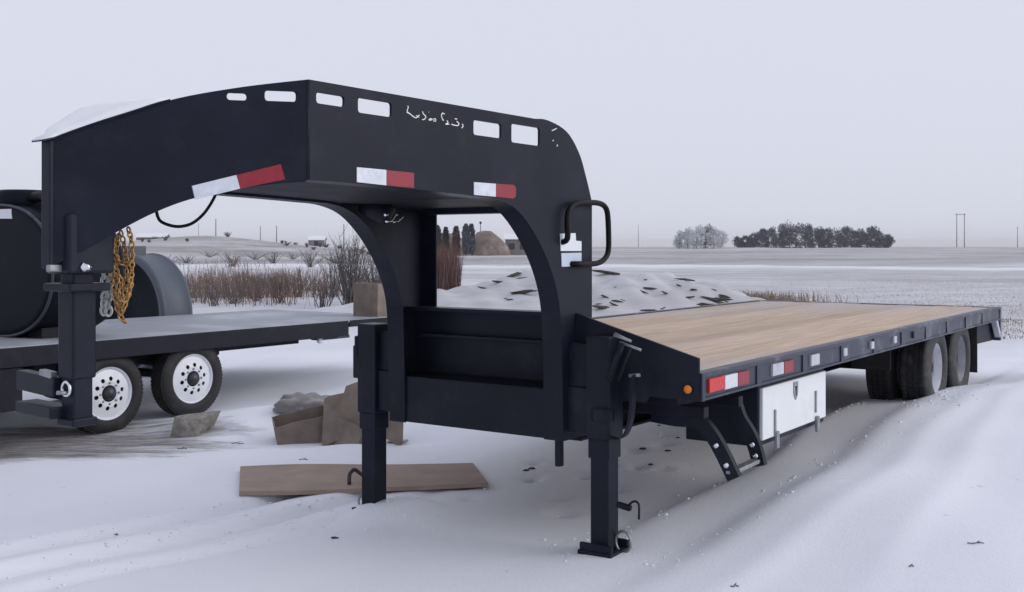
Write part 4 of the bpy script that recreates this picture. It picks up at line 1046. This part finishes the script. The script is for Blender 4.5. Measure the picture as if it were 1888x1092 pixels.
stc = raw('snow_crumbs', V_, F_, 'ground', smooth=True); stc['kind'] = 'stuff'; tag(stc, 'loose small crumbs of snow along the wheel ruts and drift edges', 'snow')
# ------------------------------------------------------------------ snow pile dressing: clods poking out
GP = 'dark clods poking out of the snow pile'; LP = 'dark frozen clod poking out of the snow pile behind the deck'
rp_ = random.Random(21)
def ray_ground(px, py, y0=16.0, y1=40.0):
    r = (px-944)/F; t = (HZ-py)/F
    yy = np.arange(y0, y1, .05); zz_ = gz(r*yy, yy); hit = np.nonzero(H+t*yy <= zz_)[0]
    return Vector((r*yy[hit[0]], yy[hit[0]], zz_[hit[0]])) if len(hit) else None
for i in range(40):
    px = rp_.uniform(1098, 1350) if i < 30 else rp_.uniform(870, 1003); py = rp_.uniform(497, 585) if px < 1250 else rp_.uniform(505+(px-1250)*.3, 575)
    if i >= 30: py = rp_.uniform(490, 560)
    g_ = ray_ground(px, py)
    if g_ is None or g_.y < 16.5: continue
    s_ = rp_.choice((.04, .06, .09, .13))*rp_.uniform(.8, 1.2)
    o_ = blob('dirt_clod', LP, 'clod', 'clod', g_+Vector((0, 0, s_*.08)), s_*rp_.uniform(1.2, 2.8), s_*.5, s_*.28, 60+i, 2, .6, True); o_['group'] = GP; o_.rotation_euler = (0, rp_.uniform(-.4, .4), rp_.uniform(-.6, .6))

# ------------------------------------------------------------------ vegetation
def blades(name, label, cat, mat, pts, hmin, hmax, wid, lean, seed, branch=0):
    """many thin upright stems in one object"""
    r_ = random.Random(seed); V, Fc = [], []
    zs_ = gz(np.array([q[0] for q in pts]), np.array([q[1] for q in pts]))
    for (x, y), zg in zip(pts, zs_):
        h_ = r_.uniform(hmin, hmax); a = r_.uniform(0, 6.28); ln = r_.gauss(0, lean)*h_; w = wid*r_.uniform(.6, 1.3)
        z0 = float(zg)-.02; t = Vector((math.cos(a)*w, math.sin(a)*w, 0)); tip = Vector((x+ln*math.cos(a+1.3), y+ln*math.sin(a+1.3), z0+h_))
        mid = Vector((x, y, z0)).lerp(tip, .55)+Vector((r_.gauss(0, .03), r_.gauss(0, .03), 0))*h_
        b_ = Vector((x, y, z0)); n = len(V)
        V += [b_-t, b_+t, mid-t*.8, mid+t*.8, tip]
        Fc += [(n, n+1, n+3, n+2), (n+2, n+3, n+4)]
        for k in range(branch):
            q_ = b_.lerp(tip, r_.uniform(.3, .9)); d = Vector((r_.gauss(0, 1), r_.gauss(0, 1), r_.uniform(.4, 1.5))).normalized()*h_*r_.uniform(.12, .3); n = len(V)
            V += [q_-t*.5, q_+t*.5, q_+d]; Fc.append((n, n+1, n+2))
    return raw(name, V, Fc, mat)
rb = random.Random(9)
def scatter(px0, px1, py0, py1, n, pw=1.0):
    o_ = []
    for _ in range(n):
        px = rb.uniform(px0, px1); py = py0+(py1-py0)*rb.random()**pw; g_ = on_ground(px, py); o_.append((g_.x, g_.y))
    return o_
def clumps_(px0, px1, py0, py1, nc, n):
    o_ = []
    for _ in range(nc):
        g_ = on_ground(rb.uniform(px0, px1), rb.uniform(py0, py1)); r1 = rb.uniform(.3, 1.1)
        o_ += [(g_.x+rb.gauss(0, r1), g_.y+rb.gauss(0, r1)) for _ in range(n)]
    return o_
def stuff(o, label, cat): o['kind'] = 'stuff'; return tag(o, label, cat)
stuff(blades('reeds', '', '', 'reed', clumps_(350, 585, 498, 566, 36, 70), .15, .95, .011, .42, 1, 3), 'brown dry reeds standing in the snow beyond the low trailer', 'reeds')
stuff(blades('dry_brush', '', '', 'redtwig', scatter(770, 842, 520, 578, 3600, .7), .8, 1.75, .012, .12, 2, 2), 'dense reddish brown brush seen under the neck of the trailer', 'brush')
stuff(blades('pile_grass', '', '', 'straw', clumps_(1350, 1425, 552, 566, 16, 110), .10, .42, .010, .5, 3, 2), 'dry straw coloured grass tuft at the foot of the snow pile', 'grass')
stuff(blades('field_stubble', '', '', 'straw', scatter(1420, 1888, 512, 640, 17000, .9)+scatter(250, 700, 482, 530, 1500, 1), .02, .07, .006, .5, 4, 0), 'short dry stubble sticking through the snow on the open field', 'stubble')
stuff(blades('dry_weeds', '', '', 'weed', [q_ for q_ in scatter(250, 760, 478, 574, 7000, .75) if mnoise(Vector((q_[0]*.25, q_[1]*.12, 7))) > -.02], .15, .65, .011, .35, 6, 2), 'grey brown dry weeds scattered over the snow behind the low trailer', 'weeds')
def shrub(name, label, loc, h_, spread, n, seed, mat='bark', group=None, cat='shrub', rad=.012):
    r_ = random.Random(seed); E_ = empty(name, loc); tag(E_, label, cat, group); mb_ = MB(); tw = MB()
    for k in range(n):
        a = r_.uniform(0, 6.28); sp_ = r_.uniform(.05, 1)*spread; hh = h_*r_.uniform(.6, 1)
        d = Vector((math.cos(a)*sp_, math.sin(a)*sp_, hh)); b_ = Vector((r_.gauss(0, .08), r_.gauss(0, .08), -.03))
        pts_ = [b_+d*t+Vector((r_.gauss(0, .03), r_.gauss(0, .03), 0))*h_*t for t in (0, .33, .66, 1)]
        mb_.tube(pts_, [rad, rad*.8, rad*.5, rad*.2], 4)
        for j in range(7):
            t = r_.uniform(.25, .95); q_ = pts_[0].lerp(pts_[-1], t); dd = (d.normalized()+Vector((r_.gauss(0, .6), r_.gauss(0, .6), r_.gauss(.2, .3)))).normalized()*hh*r_.uniform(.12, .32)
            tw.tube([q_, q_+dd*.5+Vector((r_.gauss(0, .02), 0, .02)), q_+dd], [rad*.4, rad*.3, rad*.12], 3)
    mb_.build('stems', mat, E_); tw.build('twigs', mat, E_, kind='stuff'); return E_
def sh_at(px, py, h_px, spread, n, seed, label, mat='bark', name='bare_shrub', group=None, rad=.012):
    g_ = on_ground(px, py); z_ = gh(g_.x, g_.y); return shrub(name, label, (g_.x, g_.y, z_), h_px*g_.y/F, spread, n, seed, mat, group, rad=rad)
sh_at(648, 584, 145, .75, 46, 1, 'large bare willow shrub with upright grey stems beyond the low deck', rad=.014)
sh_at(692, 566, 110, .9, 34, 2, 'broad bare shrub standing just behind the arch of the trailer neck')
sh_at(598, 570, 62, .6, 18, 3, 'small bare shrub between the reeds and the large willow shrub')
sh_at(545, 545, 60, .9, 18, 4, 'low twiggy shrub rising among the brown reeds')
sh_at(470, 556, 52, .9, 16, 5, 'dark low shrub at the front edge of the reeds')
sh_at(392, 566, 50, .6, 14, 6, 'thin shrub at the reeds beside the grey drum')
sh_at(430, 563, 60, .9, 22, 41, 'wide tangled shrub of crossing grey twigs in front of the reeds', rad=.010)
sh_at(515, 562, 66, 1.0, 22, 42, 'tangled leaning shrub with long crossing twigs at the front of the reeds', rad=.010)
sh_at(612, 548, 95, .7, 22, 43, 'tall thin stemmed shrub close behind the large willow shrub', rad=.010)
sh_at(668, 556, 80, .9, 20, 44, 'dense low shrub between the willow shrub and the neck arch', rad=.010)
GSd = 'scattered bushes on the snowy slope'; LSd = 'small dark bush dotted on the snowy slope behind the reeds'
for i, (px, py, hp, sp_) in enumerate(((300, 500, 30, 1.2), (345, 488, 18, 1.4), (430, 497, 28, 1.6), (505, 492, 24, 1.5), (572, 500, 34, 1.3), (620, 495, 22, 1.8), (385, 478, 14, 2.0), (470, 480, 16, 2.2), (540, 478, 15, 2.0), (655, 488, 30, 1.5))):
    sh_at(px, py, hp, sp_, 22, 30+i, LSd, group=GSd, rad=.02)
GR = 'bushes along the far ridge'; LR = 'dark bush standing along the far snowy ridge'
rg_ = random.Random(4)
for i, px in enumerate((262, 275, 288, 305, 345, 420, 520, 528, 545, 566, 578, 590, 602, 625, 655, 668, 680)):
    Y = 200+rg_.uniform(-12, 18); x = (px-944)/F*Y; h_ = rg_.uniform(.5, 1.2)
    shrub('ridge_bush', LR, (x, Y, gh(x, Y)), h_, h_*rg_.uniform(.6, 1.3), 26, 80+i, 'bark', GR, rad=.05)

def tree(name, label, loc, h_, rx, seed, mat, group, n=900, leaf=.28, trunk_h=.25, shape=1.0):
    r_ = random.Random(seed); E_ = empty(name, loc); tag(E_, label, 'tree', group)
    mb_ = MB(); mb_.tube([(0, 0, -.2), (.05*h_*r_.gauss(0, .3), 0, h_*.35), (0, .02*h_, h_*.8)], [.022*h_, .016*h_, .004*h_], 7)
    clumps = []
    for k in range(13):
        a = r_.uniform(0, 6.28); zz_ = trunk_h+(.92-trunk_h)*((k+r_.random())/13); prof = math.sin(math.pi*min(1, max(.05, (zz_-trunk_h*.6)/(1.05-trunk_h*.6))))**.6
        rr2 = rx*prof*r_.uniform(.3, .85); cpt = Vector((math.cos(a)*rr2, math.sin(a)*rr2, zz_*h_)); clumps.append((cpt, h_*r_.uniform(.10, .17)))
        st_ = Vector((0, 0, h_*zz_*.55)); mb_.tube([st_, st_.lerp(cpt, .5)+Vector((0, 0, .03*h_)), cpt], [.009*h_, .006*h_, .003*h_], 5)
    mb_.build('trunk', 'bark', E_)
    V, Fc = [], []
    for k in range(n):
        c_, cr = clumps[k % len(clumps)]; d = Vector((r_.gauss(0, 1), r_.gauss(0, 1), r_.gauss(0, .9)))
        d = d.normalized()*cr*(r_.random()**.45)*1.25; q_ = c_+d
        if q_.z < .03*h_: q_.z = .03*h_+abs(r_.gauss(0, .05))
        s_ = leaf*r_.uniform(.4, 1.2); up = (d.normalized()+Vector((r_.gauss(0, .5), r_.gauss(0, .5), .8))).normalized(); sd_ = up.orthogonal().normalized(); sd_.rotate(Matrix.Rotation(r_.uniform(0, 6.28), 3, up))
        n_ = len(V); V += [q_-sd_*s_*.28, q_+sd_*s_*.28, q_+up*s_*1.5]; Fc.append((n_, n_+1, n_+2))
    raw('crown', V, Fc, mat, E_); return E_
YT = 480.0
GTt = 'dark grove on the far edge of the field'; LTt = 'middling dark leafless tree in the grove at the far edge of the field'
rt = random.Random(77)
def tz(px, Y): x = (px-944)/F*Y; return Vector((x, Y, gh(x, Y)))
prof_ = [(1365, 16), (1378, 20), (1392, 24), (1402, 32), (1416, 28), (1430, 34), (1445, 40), (1458, 44), (1470, 42), (1484, 43), (1496, 36), (1508, 30), (1520, 30), (1535, 33), (1548, 34), (1560, 32), (1573, 26), (1586, 30), (1598, 33), (1610, 33), (1622, 30), (1632, 22), (1638, 14)]
for i, (px, hp) in enumerate(prof_):
    Y = YT+rt.uniform(-14, 22); h_ = hp*Y/F*rt.uniform(.92, 1.06)+1.0
    lab_ = 'tall dark leafless tree in the high middle of the far grove' if hp >= 36 else ('short dark tree at the low tapering edge of the far grove' if hp <= 24 else LTt)
    tree('grove_tree', lab_, tz(px+rt.uniform(-3, 3), Y), h_, h_*.40+.9, 200+i, 'tree_dark', GTt, 1500, .62, .06)
GF = 'frosted trees by the grove'; LF = 'pale frost covered tree standing left of a gap beside the dark grove'
for i, (px, hp) in enumerate(((1253, 26), (1268, 33), (1284, 37), (1300, 36), (1316, 34), (1328, 26))):
    Y = 440+rt.uniform(-8, 10); h_ = hp*Y/F+1.0
    tree('frosted_tree', 'pale frost covered tree standing apart from the dark grove' if i != 3 else 'half frosted grey tree standing among the pale frosted ones', tz(px, Y), h_, h_*.38, 300+i, 'tree_frost' if i != 3 else 'tree_grey', GF, 1300, .62, .08)
tree('lone_sapling', 'small bare sapling in the gap between frosted trees and dark grove', tz(1355, 470), 5.0, .9, 333, 'tree_dark', None, 160, .4, .3)
# columnar conifers, soil banks and a low shed at the field's edge, seen under the neck
def conifer(label, px, hp, wpx, Y, seed, mat, group=None):
    r_ = random.Random(seed); b_ = tz(px, Y); h_ = hp*Y/F+1.4; w = wpx*Y/F*.5; E_ = empty('columnar_conifer', b_); tag(E_, label, 'tree', group)
    mb_ = MB(); mb_.tube([(0, 0, -.2), (0, 0, h_*.9)], [.09, .02], 6); mb_.build('trunk', 'bark', E_)
    V, Fc = [], []
    for k in range(900):
        t = r_.random(); rad_ = w*min(1, (1-t)*3.2)**.5*min(1, .6+t*2)*r_.uniform(.55, 1.08); a = r_.uniform(0, 6.28)
        q_ = Vector((math.cos(a)*rad_, math.sin(a)*rad_, .15+t*(h_-.2))); up = Vector((math.cos(a)*.6, math.sin(a)*.6, r_.uniform(.2, 1.2))).normalized(); sd_ = up.orthogonal(); sd_.rotate(Matrix.Rotation(r_.uniform(0, 6.28), 3, up)); n_ = len(V)
        V += [q_-sd_*.10, q_+sd_*.10, q_+up*.34]; Fc.append((n_, n_+1, n_+2))
    raw('crown', V, Fc, mat, E_); return E_
YB = 165.0
conifer('broad dark columnar conifer at the outer end of the brown soil bank', 806, 37, 14, YB, 1, 'spruce')
conifer('narrow dark columnar conifer on the brown soil bank between broader ones', 822, 34, 9, YB, 2, 'spruce')
conifer('reddish brown leafless columnar tree on the brown soil bank', 841, 37, 11, YB, 3, 'redtwig')
conifer('tall blue grey conifer, first of the pair beside the rounded soil mound', 859, 40, 11, YB-2, 4, 'spruce_blue')
conifer('blue grey conifer standing directly against the rounded soil mound', 869, 40, 11, YB-1, 5, 'spruce_blue')
def mound(name, pts, Y, depth, mat):
    """soil bank: ridge profile given in photo pixels, real depth across"""
    xs_ = [((px-944)/F*Y, (HZ-py)/F*Y+H) for px, py in pts]; cx = xs_[0][0]; n = 44; V, Fc = [], []; m = 15
    px_ = np.interp(np.linspace(0, 1, n), np.linspace(0, 1, len(xs_)), [a for a, b in xs_]); pz_ = np.interp(px_, [a for a, b in xs_], [b for a, b in xs_])
    for i in range(n):
        gcol = gz(np.full(m, px_[i]), Y+(np.arange(m)/(m-1)*2-1)*depth)
        for j in range(m):
            t = j/(m-1)*2-1; y = Y+t*depth; g_ = float(gcol[j]); pr = max(0, 1-t*t)**.8
            V.append(Vector((px_[i], y, g_-.1+max(0, pz_[i]-g_+.1)*pr+.12*mnoise(Vector((px_[i]*.9, y*.9, 3)))*pr)))
    for i in range(n-1):
        for j in range(m-1): a = i*m+j; Fc.append((a, a+m, a+m+1, a+1))
    o_ = raw(name, V, Fc, mat, smooth=True); o_['kind'] = 'structure'; return o_
mound('soil_bank', ((780, 430), (805, 428), (825, 430), (845, 432), (855, 446), (868, 458), (872, 470)), YB+4, 4.0, 'brown_soil')
mound('soil_mound', ((872, 470), (874, 436), (880, 428), (895, 425), (905, 426), (918, 436), (930, 447), (938, 456), (942, 470)), YB+5, 4.0, 'brown_soil')
# low shed beyond the mound
shb = tz(962, YB+8); SH = empty('low_shed', shb); tag(SH, 'long low grey shed at the edge of the field beyond the soil mound', 'shed')
wz = 2.5; mb = MB(); mb.box((-2.6, -1.5, -.2), (3.6, 1.5, wz)); mb.build('wall', 'shed', SH)
mb = MB(); mb.strip([(-2.9, -1.8, wz), (-2.9, 0, wz+.8), (-2.9, 1.8, wz)], [(3.9, -1.8, wz), (3.9, 0, wz+.8), (3.9, 1.8, wz)], Vector((0, 0, 1)), .1); mb.build('roof', 'snow', SH)
for xx in (-1.6, .2, 2.1):
    mb = MB(); mb.box((xx-.5, -1.53, .9), (xx+.5, -1.49, 1.9)); mb.build('window', 'window_dark', SH)
mb = MB(); mb.box((2.9, -1.53, 0), (3.5, -1.49, 2.0)); mb.build('door', 'window_dark', SH)
for hx, hw, hh_, lab_ in ((585, 3.2, 1.3, 'small snow roofed hut on the far ridge behind the reeds'), (282, 6.0, 1.5, 'long low snow roofed barn on the far ridge beside the chains')):
    hb = tz(hx, 222); HT = empty('ridge_hut', hb); tag(HT, lab_, 'building')
    mb = MB(); mb.box((-hw/2, -1.2, -.6), (hw/2, 1.2, hh_)); mb.build('wall', 'shed', HT)
    mb = MB(); mb.strip([(-hw/2-.2, -1.5, hh_-.1), (-hw/2-.2, 0, hh_+.7), (-hw/2-.2, 1.5, hh_-.1)], [(hw/2+.2, -1.5, hh_-.1), (hw/2+.2, 0, hh_+.7), (hw/2+.2, 1.5, hh_-.1)], Vector((0, 0, 1)), .1); mb.build('roof', 'snow', HT)
    mb = MB(); mb.box((-.4, -1.23, 0), (.4, -1.19, hh_-.3)); mb.build('door', 'window_dark', HT)
# poles
def pole(label, px, ytop, Y, arm=True, r_=.13, name='utility_pole'):
    b_ = tz(px, Y); top = H+(HZ-ytop)/F*Y; E_ = empty(name, b_); tag(E_, label, 'pole'); h_ = top-b_.z
    mb_ = MB(); mb_.tube([(0, 0, -.3), (0, 0, h_)], [r_*1.2, r_*.8], 8); mb_.build('shaft', 'pole', E_)
    if arm: mb_ = MB(); mb_.bar((-.9, 0, h_-.5), (.9, 0, h_-.5), .1, .1); mb_.build('crossarm', 'pole', E_)
    return E_
pole('tall utility pole rising behind the snowy ridge under the hanging cable', 398, 404, 330, False, .17)
pole('faint thin pole far behind the ridge near the hanging cable', 366, 412, 420, False, .10)
pole('short pole behind the ridge above the middle of the reeds', 480, 417, 300, False, .12)
pole('short pole behind the ridge above the dark ridge bushes', 510, 416, 280, False, .13)
pole('tall utility pole behind the large willow shrub', 634, 413, 300, False, .15)
pole('utility pole on the open field between the trailer neck and the frosted trees', 1177, 414, 700, False, .16)
pole('single utility pole on the field beyond the twin legged power pole', 1876, 418, 620, True, .18)
HP = empty('power_pole_frame', tz(1771, 600)); tag(HP, 'twin legged wooden power pole frame on the open field beside the grove', 'pole')
hh = 62*600/F+.6
for s_ in (-1, 1):
    mb = MB(); mb.tube([(s_*2.1, 0, -.3), (s_*2.1, 0, hh)], [.27, .2], 8); mb.build('shaft', 'pole', HP)
mb = MB(); mb.bar((-2.9, 0, hh-.5), (2.9, 0, hh-.5), .3, .3); mb.build('crossarm', 'pole', HP)
lb = tz(886, YB+3); LM = empty('yard_lamp', lb); tag(LM, 'tall thin yard lamp rising behind the rounded soil mound', 'lamp')
lh = H+(HZ-411)/F*YB-lb.z
mb = MB(); mb.tube([(0, 0, -.2), (0, 0, lh)], [.09, .06], 8); mb.build('shaft', 'pole', LM)
mb = MB(); mb.lathe([(0, .3), (.16, .22), (.22, .0), (.1, -.1), (0, -.1)], (0, 0, lh), (0, 0, 1), 12); mb.build('lamp_head', 'window_dark', LM)

# ------------------------------------------------------------------ winter haze: one even volume round everything
mb = MB(); mb.box((-5200, -5200, -3.0), (5200, 5200, 24.0)); hz_m = bpy.data.materials.new('haze'); hz_m.use_nodes = True
hn, hl_ = hz_m.node_tree.nodes, hz_m.node_tree.links; hn.clear()
ho = hn.new('ShaderNodeOutputMaterial'); hv_ = hn.new('ShaderNodeVolumePrincipled'); hv_.inputs['Color'].default_value = (0.995, 0.996, 1.0, 1); hv_.inputs['Density'].default_value = 0.00025
hl_.new(hv_.outputs[0], ho.inputs['Volume'])
hz = mb.build('haze', hz_m, None); hz['kind'] = 'stuff'; tag(hz, 'pale winter haze over the whole snowy field', 'haze')
